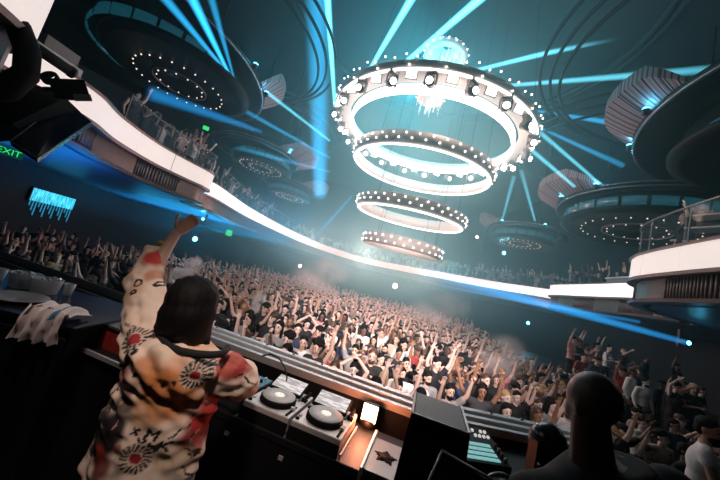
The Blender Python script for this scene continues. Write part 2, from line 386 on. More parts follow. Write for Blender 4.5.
# ---- round canopies hung over the balcony boxes
def canopy(label, lo, Rl, fl, Rf, cr, Rc, dots, Rd, lamps=(), nb=26):
    """lower disc, wider flange above it, pleated cove that opens towards the hall"""
    t = thing('round_canopy', label, 'canopy', lo, 0, 'round canopies over the balcony boxes')
    F = V(fl) - V(lo); Cc = V(cr) - V(lo); D = V((dots[0] - lo[0], dots[1] - lo[1], 0))
    n = 840; vs = []; FC = (F - Cc); FC.z = 0
    for k in range(n):
        a = 2 * PI * k / n; d = V((math.cos(a), math.sin(a), 0)); w = .012 if k % 2 else -.012
        inner = F + d * (Rf * .93) + V((0, 0, .12)); bq = FC.dot(d); dq = bq * bq - FC.length_squared + Rc * Rc
        far = -bq + math.sqrt(dq) if dq > 0 else 0
        ext = max(0, far - Rf * .94); outer = F + d * (Rf * .94 + ext); outer.z = F.z + .14 + (Cc.z - F.z - .14) * min(1, ext / .6)
        for q in (0, .25, .5, .75, 1): vs.append(inner.lerp(outer, q) + V((0, 0, w - .05 * min(1, ext / .6) * math.sin(PI * q))))
        for q in (1, 0): vs.append(inner.lerp(outer, q) + V((0, 0, .05 + .3 * min(1, ext / .6))))
    fs = [(k * 7 + i, ((k + 1) % n) * 7 + i, ((k + 1) % n) * 7 + (i + 1) % 7, k * 7 + (i + 1) % 7) for k in range(n) for i in range(7)]
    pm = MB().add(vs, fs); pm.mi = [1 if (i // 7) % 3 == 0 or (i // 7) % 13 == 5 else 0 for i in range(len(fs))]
    pm.build('pleated_cove', [M['pleat'], M['pleatshadow']], t)
    f = (F.x, F.y, F.z)
    MB().lathe([(Rf * .72, .02), (Rf * .97, -.06), (Rf * 1.0, -.04), (Rf * 1.01, .05), (Rf * .98, .10), (Rf * .72, .16)], f, 110).build('flange', M['canopy'], t)
    MB().lathe([(Rf * .985, -.075), (Rf * 1.005, -.075), (Rf * 1.005, -.04), (Rf * .985, -.04)], f, 110).build('flange_edge', M['edge'], t)
    # conical neck between disc and flange, with a glazed band
    m = 72; q = F.z
    MB().loft([(V((0, 0, .04)), V((Rl * .93, 0, 0)), V((0, Rl * .93, 0))), (V((F.x * .5, F.y * .5, q * .55)), V((Rl * .97, 0, 0)), V((0, Rl * .97, 0))), (F + V((0, 0, .04)), V((Rf * .80, 0, 0)), V((0, Rf * .80, 0)))], m).build('neck', M['canopy'], t)
    p = MB()
    for k in range(22):
        p.lathe([(Rl * .965, .16), (Rl * .985, .16), (Rl * 1.0, .46), (Rl * .98, .46)], (F.x * .22, F.y * .22, 0), 4, True, 2 * PI * k / 22, 2 * PI * (k + .86) / 22)
    p.build('glazed_band', M['glassband'], t)
    MB().lathe([(.02, -.06), (Rl * .86, -.06), (Rl * .88, -.11), (Rl * .93, -.11), (Rl * 1.0, -.02), (Rl * 1.0, .08), (Rl * .9, .12), (.02, .10)], n=96).build('soffit_disc', M['canopy'], t)
    MB().lathe([(Rd * .60, -.10), (Rd * .615, -.10), (Rd * .615, -.05), (Rd * .60, -.05)], D, 60).build('inner_ring', M['steel'], t)
    b = MB().ell((0, 0, 0), (.024, .024, .02), 8, 5).build('bulb', M['warm'], t)
    pos = [(Rd, 2 * PI * k / nb) for k in range(nb)] + [(Rd * .52, 2 * PI * (k + .5) / (nb // 2)) for k in range(nb // 2)]
    for i, (r, a) in enumerate(pos):
        w = b if i == 0 else copy_part(b, t)
        w.location = D + V((r * math.cos(a), r * math.sin(a), -.08))
    for a in lamps:
        d = V((math.cos(a), math.sin(a), 0)); h = F + d * (Rf * 1.02)
        s_ = MB().cyl(h, h + V((0, 0, .14)), .07, .09, 12).build('uplight', M['black'], t)
        MB().ell(h + V((0, 0, .16)), (.085, .085, .05), 10, 6).build('lens', M['bluelens'], s_)
    for a in (.5, 2.6, 4.7):
        c = F + V((Rf * .5 * math.cos(a), Rf * .5 * math.sin(a), .1)); MB().cyl(c, (c.x, c.y, 15.5 - lo[2]), .03, n=8).build('hanger_rod', M['matte'], t)
    return t
M['glassband'] = mat('glazed_band', (.05, .10, .13), .12, emit=(.04, .45, .62), power=.09, vary=.3, scale=6)
M['edge'] = mat('flange_edge', (.20, .26, .30), .25, .6)
CAN = [
 ('large round canopy over the near left balcony with two rings of bulbs', (-7.1, 9.4, 8.0), 2.2, (-9.3, 9.7, 8.8), 4.5, (-6.95, 11.7, 9.9), 2.25, (-7.3, 9.75), 1.35, (.22, -.12)),
 ('second round canopy along the left balcony, smaller, beyond the large one', (-6.7, 17.3, 8.0), 1.75, (-7.3, 17.4, 8.7), 2.5, (-6.2, 18.1, 9.4), 2.4, (-6.8, 17.4), 1.2, (-.5,)),
 ('third round canopy far along the left balcony beside the wide blue beam', (-6.3, 23.5, 8.0), 1.7, (-6.8, 23.7, 8.7), 2.4, (-5.9, 24.2, 9.4), 2.3, (-6.3, 23.6), 1.1, ()),
 ('large round canopy with pink pleated cove at upper right edge', (8.9, 5.7, 8.0), 2.3, (10.6, 5.2, 8.9), 4.6, (8.2, 7.2, 9.8), 2.25, (8.7, 5.3), 1.3, (2.75, 2.35)),
 ('round canopy over the middle right balcony box with glazed band', (10.5, 11.2, 7.6), 2.65, (11.0, 11.4, 8.4), 3.2, (9.75, 12.3, 9.1), 2.5, (10.4, 11.3), 1.75, (3.45, 2.9)),
 ('far right round canopy beyond the middle one, with two upward blue beams', (10.4, 19.3, 8.0), 1.9, (10.6, 19.5, 8.7), 2.4, (10.0, 20.2, 9.3), 2.2, (10.3, 19.4), 1.2, (3.6, 4.6)),
]
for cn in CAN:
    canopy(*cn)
    fl, Rf = cn[3], cn[4]
    for w in cn[9]:
        lamp('canopy_uplight', 'POINT', (fl[0] + (Rf + .10) * math.cos(w), fl[1] + (Rf + .10) * math.sin(w), fl[2] + .30), 14, (.08, .6, 1), shadow_soft_size=.05)
# ceiling mouldings that ring the canopies, and the roof rings over the chandelier
k = 1
for c, R in (((-7.6, 11), 4.2), ((8.8, 7.0), 4.2), ((-6.4, 18), 3.2), ((9.9, 12.4), 3.6)):
    for q, z in ((1.0, 10.9), (1.07, 11.1), (1.15, 11.3)):
        struct('trim_%d' % k, MB().lathe([(R * q - .04, z), (R * q + .04, z - .03), (R * q + .05, z + .06), (R * q - .04, z + .07)], (c[0], c[1], 0), 96), M['ceiling']); k += 1
for r in (7.6, 7.9):
    struct('trim_%d' % k, MB().lathe([(r - .09, 15.3), (r + .09, 15.25), (r + .12, 15.5), (r - .1, 15.5)], (CH.x, CH.y, 0), 96), M['ceiling']); k += 1

# =================================================================== chandelier
def chandelier_ring(label, z, R, kind, tilt=0, nb=72):
    t = thing('chandelier_ring', label, 'chandelier', (CH.x, CH.y, z), 0, 'stacked rings of the chandelier')
    t.rotation_euler = (tilt, 0, 0)
    if kind == 'big':
        MB().lathe([(R - .62, -.05), (R, -.02), (R + .06, .06), (R + .06, .22), (R - .60, .24)], n=120).build('band', M['ring'], t)
        MB().lathe([(R - .80, -.34), (R - .73, -.37), (R - .68, -.32), (R - .70, -.02), (R - .77, -.02)], n=120).build('led_strip', M['led'], t)
        MB().lathe([(R - .04, -.07), (R + .02, -.07), (R + .02, -.02), (R - .04, -.02)], n=120).build('outer_led_strip', M['bulb'], t)
        spots = [(R + .08, .30 + .1 * (i % 2), 2 * PI * i / nb) for i in range(nb)] + [(R + .1, .02, 2 * PI * (i + .5) / 24) for i in range(24)]
    elif kind == 'band':
        MB().lathe([(R - .06, 0), (R + .02, -.04), (R + .10, .10), (R + .12, .40), (R - .02, .44)], n=110).build('band', M['ring'], t)
        MB().lathe([(R - .07, -.06), (R - .01, -.09), (R + .05, -.04), (R - .03, .0)], n=110).build('led_strip', M['led'], t)
        spots = [(R + .13, .14 + .18 * (i % 2), 2 * PI * i / nb) for i in range(nb)]
    else:
        MB().lathe([(R - .10, 0), (R + .06, 0), (R + .12, .10), (R + .10, .42), (R - .08, .44)], n=110).build('band', M['ring'], t)
        spots = [(R + .13, .10 + .22 * (i % 2), 2 * PI * i / nb) for i in range(nb)]
    b = MB().ell((0, 0, 0), (.032, .032, .032), 8, 6).build('bulb', M['bulb'], t)
    for i, (r, zz, a) in enumerate(spots):
        q = b if i == 0 else copy_part(b, t)
        q.location = (r * math.cos(a), r * math.sin(a), zz)
    for i in range(4):
        a = PI / 4 + i * PI / 2
        MB().cyl((R * .99 * math.cos(a), R * .99 * math.sin(a), .2), (R * .8 * math.cos(a), R * .8 * math.sin(a), 15.3 - z), .005, n=6).build('hanging_cable', M['matte'], t)
    return t
chandelier_ring('largest top ring of the chandelier carrying the spotlights', 9.67, 4.05, 'big', math.radians(2), 72)
chandelier_ring('middle glowing ring of the chandelier below the largest', 7.95, 2.78, 'band', math.radians(4), 80)
chandelier_ring('lower glowing ring of the chandelier below the middle one', 5.95, 2.12, 'band', math.radians(4), 72)
chandelier_ring('lowest studded chandelier ring without a glowing strip, before the balcony', 4.55, 1.5, 'plain', math.radians(3), 60)

# moving head spotlights on the largest ring
def make_spot():
    t = thing('spotlight', '', 'spotlight', (0, 0, 0), 0, 'spotlights on the largest chandelier ring')
    MB().box((0, 0, -.07), (.30, .24, .12)).build('base', M['steel'], t, .01)
    y = MB().box((-.17, 0, -.28), (.04, .10, .34)).box((.17, 0, -.28), (.04, .10, .34)).box((0, 0, -.13), (.36, .12, .04))
    y.build('yoke', M['steel'], t)
    h = MB().cyl((0, .16, -.34), (0, -.16, -.42), .11, .15, 16).build('head', M['darkhead'], t)
    MB().cyl((0, -.155, -.42), (0, -.19, -.43), .11, .10, 16).build('lens', M['lens'], h)
    return t
ORD = 'first second third fourth fifth sixth seventh eighth ninth tenth eleventh twelfth thirteenth fourteenth fifteenth sixteenth seventeenth eighteenth nineteenth twentieth'.split()
TENS = {20: 'twentieth', 30: 'thirtieth', 40: 'fortieth'}
def ordinal(n):
    if n <= 20: return ORD[n - 1]
    if n % 10 == 0: return TENS[n]
    return {2: 'twenty', 3: 'thirty', 4: 'forty'}[n // 10] + '-' + ORD[n % 10 - 1]
M['darkhead'] = mat('fixture_body', (.07, .075, .08), .5)
spot0 = make_spot(); NS = 20
angs = [2 * PI * (i + .3) / NS for i in range(NS)]
front = [i for i in range(NS) if math.sin(angs[i]) < 0]; rear = [i for i in range(NS) if math.sin(angs[i]) >= 0]
for side, ids in (('near', front), ('far', rear)):
    ids = sorted(ids, key=lambda i: math.cos(angs[i]))
    for rank, i in enumerate(ids):
        a = angs[i]; loc = (CH.x + 3.92 * math.cos(a), CH.y + 3.92 * math.sin(a), 9.66 + 3.72 * math.sin(a) * math.sin(math.radians(2)))
        lb = 'grey moving-head spotlight, %s from the left on the %s side of the largest ring' % (ordinal(rank + 1), side)
        rz = .25 * math.cos(a) + (.5 if i % 2 else -.3)
        if i == 0: spot0.location, spot0.rotation_euler, spot0['label'] = loc, (0, 0, rz), lb
        else: copy_thing(spot0, lb, loc, rz)

# square blinder lights between the spotlights
def make_blinder():
    t = thing('blinder_light', '', 'stage light', (0, 0, 0), 0, 'square blinder lights under the largest ring')
    MB().box((0, .02, -.16), (.36, .08, .26), (.45, 0, 0)).build('housing', M['steel'], t, .008)
    MB().box((0, -.030, -.183), (.30, .012, .20), (.45, 0, 0)).build('lit_face', M['lens'], t)
    MB().box((0, .02, .0), (.05, .05, .14)).build('hanger', M['steel'], t)
    return t
bl0 = make_blinder(); ids = sorted([i for i in range(NS)], key=lambda i: (math.sin(angs[i] + PI / NS) >= 0, math.cos(angs[i] + PI / NS)))
cnt = {True: 0, False: 0}
for q, i in enumerate(ids):
    a = angs[i] + PI / NS; far = math.sin(a) >= 0; cnt[far] += 1
    loc = (CH.x + 3.92 * math.cos(a), CH.y + 3.92 * math.sin(a), 9.68 + 3.78 * math.sin(a) * math.sin(math.radians(2)))
    lb = 'square white blinder light, %s from left on the %s side of the largest ring' % (ordinal(cnt[far]), 'far' if far else 'near')
    rz = .5 * math.cos(a)
    if q == 0: bl0.location, bl0.rotation_euler, bl0['label'] = loc, (0, 0, rz), lb
    else: copy_thing(bl0, lb, loc, rz)

# crystal clusters
def crystals(label, c, R, drop, ns):
    t = thing('crystal_chandelier', label, 'chandelier', c, 0)
    MB().lathe([(R * .70, 0), (R, .05), (R * .98, .22), (R * .6, .50), (R * .2, .62), (R * .2, .55), (R * .55, .42)], n=48).build('crown', M['ring'], t)
    b = MB().ell((0, 0, 0), (.035, .035, .035), 8, 6).build('bulb', M['bulb'], t)
    for i in range(36):
        a = 2 * PI * i / 18; r, z = ((R + .02, .14), (R * .80, .38))[i // 18]
        q = b if i == 0 else copy_part(b, t)
        q.location = (r * math.cos(a), r * math.sin(a), z)
    rnd = random.Random(5); s0 = None
    for i in range(ns):
        r = R * .9 * math.sqrt(rnd.random()); a = rnd.random() * 2 * PI; L = drop * (.5 + .5 * rnd.random()) * (1 - .35 * r / R)
        if i < 6 or s0 is None:
            mb = MB(); n = 9
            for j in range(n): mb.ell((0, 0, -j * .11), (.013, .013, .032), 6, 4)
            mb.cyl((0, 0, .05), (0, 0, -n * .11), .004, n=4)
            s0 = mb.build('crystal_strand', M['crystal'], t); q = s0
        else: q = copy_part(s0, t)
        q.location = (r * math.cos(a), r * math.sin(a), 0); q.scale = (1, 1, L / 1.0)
    MB().cyl((0, 0, .5), (0, 0, 15.4 - c[2]), .02, n=6).build('rod', M['steel'], t)
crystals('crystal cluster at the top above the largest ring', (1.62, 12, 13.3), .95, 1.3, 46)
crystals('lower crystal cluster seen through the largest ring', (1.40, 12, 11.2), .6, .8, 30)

# =================================================================== light beams in the haze
def beam(label, a, b, ra, rb, col, power, fade=.8):
    ra, rb = ra * 1.35, rb * 1.35
    a, b = V(a), V(b); L = (b - a).length
    m = bpy.data.materials.new('light_beam'); m.use_nodes = True; nt = m.node_tree; nt.nodes.clear()
    N = nt.nodes.new; K = nt.links.new
    def mth(op, x, y=None, z=None):
        n = N('ShaderNodeMath'); n.operation = op
        for i, q in enumerate((x, y, z)):
            if q is None: continue
            if isinstance(q, (int, float)): n.inputs[i].default_value = q
            else: K(q, n.inputs[i])
        return n.outputs[0]
    tc = N('ShaderNodeTexCoord'); sp = N('ShaderNodeSeparateXYZ'); K(tc.outputs['Object'], sp.inputs[0])
    zz = mth('DIVIDE', sp.outputs['Z'], L)
    r = mth('SQRT', mth('ADD', mth('POWER', mth('ABSOLUTE', sp.outputs['X']), 2), mth('POWER', mth('ABSOLUTE', sp.outputs['Y']), 2)))
    rad = mth('MULTIPLY_ADD', zz, rb - ra, ra)
    q = mth('DIVIDE', r, rad)
    soft = mth('POWER', mth('MAXIMUM', mth('SUBTRACT', 1.0, mth('MULTIPLY', q, q)), 0), 1.3)
    ln = mth('MAXIMUM', mth('SUBTRACT', 1.0, mth('MULTIPLY', zz, fade)), 0)
    st = mth('MULTIPLY', mth('MULTIPLY', soft, ln), power * 2.6)
    e = N('ShaderNodeEmission'); e.inputs[0].default_value = (*col, 1); K(st, e.inputs[1])
    o = N('ShaderNodeOutputMaterial'); K(e.outputs[0], o.inputs['Volume'])
    ob = MB().cyl((0, 0, 0), (0, 0, L), ra, rb, 20).build('light_beam', m)
    ob.location = a; ob.rotation_euler = (b - a).to_track_quat('Z', 'Y').to_euler()
    return tag(ob, label, 'light beam', 'light beams in the haze')
CY, BL, DB = (.14, .80, 1.05), (.03, .50, 1.0), (.02, .34, .85)
beam('steep bright cyan beam from left end of the largest ring to the ceiling', at(335, 107, 12.5), at(326.5, -16, 10), .07, .13, CY, 8, .3)
beam('slanting bright cyan beam from top left of the largest ring', at(361, 84, 13.5), at(418, -12, 10), .07, .15, CY, 8, .3)
beam('longest bright cyan beam passing left of the top crystals', at(380, 84, 14.2), at(495, -14, 9), .07, .15, CY, 8, .3)
beam('cyan beam leaving the ring rightwards above the upper right canopy', at(436, 80, 15.6), at(690, 18, 10), .07, .16, CY, 7, .95)
beam('near level cyan beam pointing at the top right corner', at(452, 90, 15.4), at(728, 68, 9), .06, .14, CY, 5, .85)
beam('wide vertical blue beam left of the chandelier', at(320, 197, 20), at(318, -10, 11), .42, .50, BL, .60, .3)
beam('thin cyan beam falling from the large left canopy to the ring', at(330, 141, 12.5), at(212, 50, 10.5), .05, .10, CY, 4, .55)
beam('thin dim beam from second left canopy to the ring', at(330, 158, 12.5), at(236, 106, 12), .05, .10, BL, 2.5, .7)
beam('broad dim blue beam crossing the left canopies to the balcony people', at(262, 132, 13), at(150, 93, 8.5), .08, .20, DB, .8, .3)
beam('leftmost of three blue beams meeting over the large left canopy', at(231, 77, 9.2), at(158, -10, 5.2), .03, .09, BL, 2.6, .45)
beam('middle of three blue beams meeting over the large left canopy', at(233, 82, 9.2), at(188, -10, 5.4), .03, .10, BL, 4.5, .4)
beam('rightmost of three blue beams meeting over the large left canopy', at(235, 82, 9.2), at(209, -10, 5.6), .03, .08, BL, 2.2, .5)
beam('thin cyan beam from middle right canopy uplight, the left one', at(575, 187, 10), at(522, 142, 12), .05, .1, CY, 3.5, .6)
beam('thin cyan beam from middle right canopy uplight, the right one', at(600, 184, 10), at(528, 122, 12), .05, .1, CY, 3.5, .6)
beam('upright pale beam from left lamp of the far right canopy', at(502, 221, 19), at(514, 176, 17), .06, .12, CY, 2.5, .7)
beam('upright pale beam from right lamp of the far right canopy', at(535, 221, 19), at(521, 170, 17), .06, .12, CY, 2.5, .7)
beam('thin blue beam from the ring towards the pleated crown', at(530, 110, 12), at(672, 132, 8.5), .05, .12, BL, 3, .6)
beam('thin blue beam from the ring falling towards the middle right canopy', at(536, 126, 11.8), at(624, 166, 10.5), .05, .10, BL, 3, .7)
beam('broad blue beam sloping over the right crowd to the wall lamp', at(688, 343, 8.4), at(420, 270, 20), .07, .40, DB, 1.6, .93)
beam('faint blue beam above the far right crowd under the balcony', at(640, 322, 11), at(440, 286, 20), .06, .16, DB, 1.4, .8)
beam('faint beam low at left end of the far balcony', at(352, 196, 13), at(316, 236, 17), .05, .12, BL, 1.2, .9)
beam('faint dim beam above the blue soffit through the left lobe', at(330, 172, 12), at(238, 148, 14), .05, .12, BL, 1.6, .9)

# =================================================================== drifting smoke
def smoke(label, a, b, rad, dens, sc):
    a, b = V(a), V(b); h = (b - a).length / 2
    m = bpy.data.materials.new('smoke'); m.use_nodes = True; nt = m.node_tree; nt.nodes.clear(); N = nt.nodes.new; K = nt.links.new
    tc = N('ShaderNodeTexCoord'); nz = N('ShaderNodeTexNoise'); nz.inputs['Scale'].default_value = sc; nz.inputs['Detail'].default_value = 5
    K(tc.outputs['Object'], nz.inputs['Vector'])
    dv = N('ShaderNodeVectorMath'); dv.operation = 'DIVIDE'; dv.inputs[1].default_value = (rad, rad, h); K(tc.outputs['Object'], dv.inputs[0])
    ln = N('ShaderNodeVectorMath'); ln.operation = 'LENGTH'; K(dv.outputs[0], ln.inputs[0])
    fall = N('ShaderNodeMapRange'); fall.interpolation_type = 'SMOOTHSTEP'; fall.inputs['From Min'].default_value = 1.0; fall.inputs['From Max'].default_value = .25; K(ln.outputs['Value'], fall.inputs['Value'])
    mr = N('ShaderNodeMapRange'); mr.inputs['From Min'].default_value = .40; mr.inputs['From Max'].default_value = .66; mr.inputs['To Max'].default_value = dens; K(nz.outputs['Fac'], mr.inputs['Value'])
    mu = N('ShaderNodeMath'); mu.operation = 'MULTIPLY'; K(fall.outputs[0], mu.inputs[0]); K(mr.outputs[0], mu.inputs[1])
    vs = N('ShaderNodeVolumeScatter'); vs.inputs['Color'].default_value = (1, .96, .95, 1); K(mu.outputs[0], vs.inputs['Density'])
    o = N('ShaderNodeOutputMaterial'); K(vs.outputs[0], o.inputs['Volume'])
    ob = MB().ell((0, 0, 0), (rad, rad, h), 20, 14).build('smoke', m)
    ob.location = (a + b) / 2; ob.rotation_euler = (b - a).to_track_quat('Z', 'Y').to_euler()
    return tag(ob, label, 'smoke', None, 'stuff')
smoke('white smoke jet beside the raised arm, shooting to the right', at(158, 287, 8.5), at(212, 254, 9.4), .28, 16, 2.6)
smoke('white smoke jet right of the DJ head, rising from the crowd', at(232, 338, 8.0), at(272, 282, 9.2), .24, 14, 2.6)
smoke('pale smoke cloud over the far crowd below the lit balcony band', at(280, 288, 19), at(360, 272, 20), 1.7, .75, .7)
smoke('smoke cloud over the right crowd left of the bald man', at(474, 378, 8.2), at(528, 348, 9.6), .85, 1.5, 1.4)
smoke('faint smoke over the crowd right of the chandelier', at(395, 320, 17), at(480, 308, 18), 1.4, .5, .6)

# =================================================================== stage rail and booth
YA = math.atan(-.28)
YB = math.atan(.12)
def frame(x0, y0, yaw):
    c, s = math.cos(yaw), math.sin(yaw)
    return lambda x, y, z: V((x0 + c * x - s * y, y0 + s * x + c * y, z))
def rail(label, x0, y0, yaw, L0, L1, dark=False):
    t = thing('stage_rail', label, 'rail', (x0, y0, 1.05), yaw)
    H = 1.12
    MB().box(((L0 + L1) / 2, .09, H / 2 - .03), (L1 - L0, .27, H - .06)).build('body', M['gloss'] if dark else M['black'], t)
    for k, (y, w, hh) in enumerate(((-.02, .05, .02), (.085, .055, .035), (.185, .07, .05))):
        if dark and k == 1: continue
        if dark: y, w = (-.04, .012) if k == 0 else (.22, .012)
        MB().box(((L0 + L1) / 2, y, H - .06 + hh / 2 + .02), (L1 - L0, w, hh + .04)).build('metal_strip', M['steel'] if dark else M['alu'], t, .004)
    if not dark:
        b = MB().cyl((0, 0, 0), (0, 0, .012), .012, .009, 8).build('bolt', M['steel'], t); n = int((L1 - L0) / .3)
        for i in range(n):
            q = b if i == 0 else copy_part(b, t)
            q.location = (L0 + .15 + .3 * i, .185, H + .03)
    return t
rail('long aluminium stage rail with two dark grooves before the crowd', -.15, 2.76, YA, -1.9, .93)
rail('right-hand section of aluminium stage rail beside the light console', .80, 2.50, YB, -.02, 1.75)
rail('dark glossy stage rail end by the ice bucket on the left', -.15, 2.76, YA, -6, -1.93, True)

DK = frame(-.10, 2.20, YA)             # desk frame
def desk_thing(name, label, cat, x, y, z, extra=0):
    return thing(name, label, cat, DK(x, y, z), YA + extra)
t = desk_thing('booth_desk', 'long black DJ booth desk under the decks', 'desk', 0, 0, 1.05)
MB().box((-.55, .07, .92), (2.55, .56, .05)).build('desk_top', M['black'], t, .008)
MB().box((-.55, -.175, .45), (2.5, .05, .89)).build('front_panel', M['matte'], t)
MB().box((-1.55, -.22, .95), (.42, .02, .03)).build('edge_trim', M['alu'], t)
for x in (-.78, -.38, .02, .42, -1.2):
    MB().box((x, -.205, .83), (.03, .015, .022)).build('latch', M['alu'], t)
MB().box((.90, .07, .90), (.35, .56, .05)).build('side_top', M['black'], t, .008)
MB().box((.90, -.18, .45), (.35, .05, .87)).build('side_front', M['matte'], t)

# deck coffin with the players
M['deck'] = mat('player_body', (.58, .53, .51), .4, .3, scale=40)
M['bulbdim'] = mat('jog_screen', (.7, .68, .6), .3, emit=(1, .95, .8), power=.5, vary=.05)
M['platter'] = mat('platter_top', (.40, .40, .39), .5, 0, scale=60)
M['button'] = mat('button', (.55, .52, .5), .4)
def screen_mat(name, base, c1, c2, pw, sx=1, sy=40):
    m = bpy.data.materials.new(name); m.use_nodes = True; nt = m.node_tree; b = nt.nodes['Principled BSDF']
    tc = nt.nodes.new('ShaderNodeTexCoord'); mp = nt.nodes.new('ShaderNodeMapping'); mp.inputs['Scale'].default_value = (sx, sy, 1)
    nz = nt.nodes.new('ShaderNodeTexNoise'); nz.inputs['Scale'].default_value = 3; nz.inputs['Detail'].default_value = 4
    cr = nt.nodes.new('ShaderNodeValToRGB'); cr.color_ramp.elements[0].color = (*c1, 1); cr.color_ramp.elements[1].color = (*c2, 1)
    cr.color_ramp.elements[0].position = .42; cr.color_ramp.elements[1].position = .58
    nt.links.new(tc.outputs['Object'], mp.inputs[0]); nt.links.new(mp.outputs[0], nz.inputs[0]); nt.links.new(nz.outputs['Fac'], cr.inputs[0])
    nt.links.new(cr.outputs[0], b.inputs['Emission Color']); b.inputs['Emission Strength'].default_value = pw
    b.inputs['Base Color'].default_value = (*base, 1); b.inputs['Roughness'].default_value = .2
    m.cycles.emission_sampling = 'NONE'; return m
M['deckscreen'] = screen_mat('player_screen', (.1, .1, .1), (.86, .78, .76), (.40, .36, .36), 1.0, 4, 22)
M['mixscreen'] = screen_mat('mixer_panel', (.05, .07, .09), (.02, .09, .13), (.16, .38, .48), .5, 45, 45)
def player(label, x):
    t = desk_thing('media_player', label, 'media player', x, .02, 2.0)
    MB().box((0, 0, .05), (.335, .42, .10)).build('body', M['deck'], t, .008)
    MB().box((0, -.215, .03), (.34, .012, .075)).build('front_edge', M['matte'], t)
    p = MB().lathe([(.005, .098), (.126, .098), (.124, .128), (.118, .135), (.005, .135)], (0, -.05, 0), 48).build('jog_wheel', M['matte'], t)
    MB().lathe([(.005, .134), (.116, .134), (.114, .139), (.005, .1395)], (0, -.05, 0), 48).build('jog_plate', M['platter'], p)
    MB().lathe([(.002, .139), (.036, .139), (.036, .142), (.002, .142)], (0, -.05, 0), 32).build('jog_display', M['bulbdim'], p)
    R = Euler((math.radians(20), 0, 0)).to_matrix()
    s = MB().box((-.02, .150, .140), (.255, .155, .022), R).build('screen_bezel', M['matte'], t, .004)
    MB().box((-.02, .146, .1525), (.235, .130, .004), R).build('screen', M['deckscreen'], s)
    for k in range(4):
        MB().cyl((.135, .20 - .04 * k, .10), (.135, .20 - .04 * k, .125), .014, .012, 12).build('knob', M['matte'], t)
    MB().box((.14, -.12, .102), (.016, .15, .006)).build('pitch_slot', M['matte'], t)
    MB().box((.14, -.10, .11), (.026, .02, .022)).build('pitch_fader', M['button'], t)
    for k, (bx, by) in enumerate(((-.145, -.17), (-.145, -.12), (-.145, .03), (-.145, .065), (-.145, .10), (.10, .06))):
        MB().cyl((bx, by, .10), (bx, by, .108), .014, .013, 12).build('button', M['button'] if k % 2 else M['matte'], t)
    for k in range(5):
        MB().cyl((.155 if k % 2 else .112, .06 + .012 * k, .10), (.155 if k % 2 else .112, .06 + .012 * k, .112), .009, n=8).build('knob', M['matte'] if k % 2 else M['steel'], t)
    for k in range(6):
        MB().box((-.09 + .034 * k, .072, .104), (.022, .012, .008)).build('pad', M['matte'] if k % 3 else M['button'], t)

player('grey media player with lit screen, the one by the mixer', -.17)
player('grey media player with lit screen, the one by the glowing lamp', .185)
t = desk_thing('mixer', 'blue-lit DJ mixer left of the media players', 'mixer', -.52, .04, 2.0)
MB().box((0, 0, .05), (.32, .40, .10)).build('body', M['dark'], t, .006)
MB().box((0, .02, .101), (.30, .34, .005)).build('control_face', M['mixscreen'], t)
for i in range(4):
    for j in range(4):
        MB().cyl((-.11 + .073 * i, .15 - .06 * j, .103), (-.11 + .073 * i, .15 - .06 * j, .125), .013, .010, 10).build('knob', M['button'] if (i + j) % 3 == 0 else M['matte'], t)
    MB().box((-.11 + .073 * i, -.12, .112), (.022, .014, .02)).build('fader', M['button'], t)

# glowing lamp and copper-lit plate right of the players
t = desk_thing('cue_lamp', 'small glowing orange lamp behind the second media player', 'lamp', .425, .335, 2.03)
MB().box((0, .03, .065), (.115, .05, .12)).build('housing', M['black'], t, .006)
MB().cyl((0, .03, -.06), (0, .03, .015), .07, .06, 16).build('base', M['black'], t)
M['lampglow'] = mat('lamp_glow', (1, .6, .4), .3, emit=(1, .50, .27), power=9, vary=0, sampled=True)
MB().box((0, -.004, .066), (.112, .016, .118)).build('glowing_face', M['lampglow'], t, .004)
lamp('cue_lamp_light', 'POINT', DK(.425, .22, 2.14), 7, (1, .26, .11), shadow_soft_size=.04)
t = desk_thing('metal_tray', 'narrow metal tray lit copper by the glowing lamp', 'tray', .44, .02, 1.975)
M['copper'] = mat('brushed_plate', (.50, .42, .38), .35, .6, scale=15)
MB().box((0, 0, .008), (.13, .42, .015)).build('tray_plate', M['copper'], t)
MB().box((.072, -.03, .035), (.018, .50, .07)).build('raised_side', M['alu'], t, .004)
MB().box((-.07, 0, .025), (.01, .42, .05)).build('low_side', M['deck'], t)
t = desk_thing('laptop', 'closed grey laptop with black emblem beside the speaker', 'laptop', .655, -.02, 1.975)
MB().box((0, 0, .02), (.29, .40, .035)).build('laptop_base', M['steel'], t, .008)
l = MB().box((0, 0, .043), (.29, .40, .010)).build('lid', M['steel'], t, .004)
em = MB(); e0 = V((-.035, .0))
for k in range(5):
    a = 2 * PI * k / 5 + .3
    em.cyl((e0.x + .036 * math.cos(a), e0.y + .036 * math.sin(a), .046), (e0.x + .036 * math.cos(a), e0.y + .036 * math.sin(a), .0505), .026, n=12)
    em.box((e0.x + .062 * math.cos(a), e0.y + .062 * math.sin(a), .0485), (.026, .014, .004), (0, 0, a))
em.cyl((e0.x, e0.y, .046), (e0.x, e0.y, .0508), .036, n=14)
em.build('emblem', M['matte'], l)

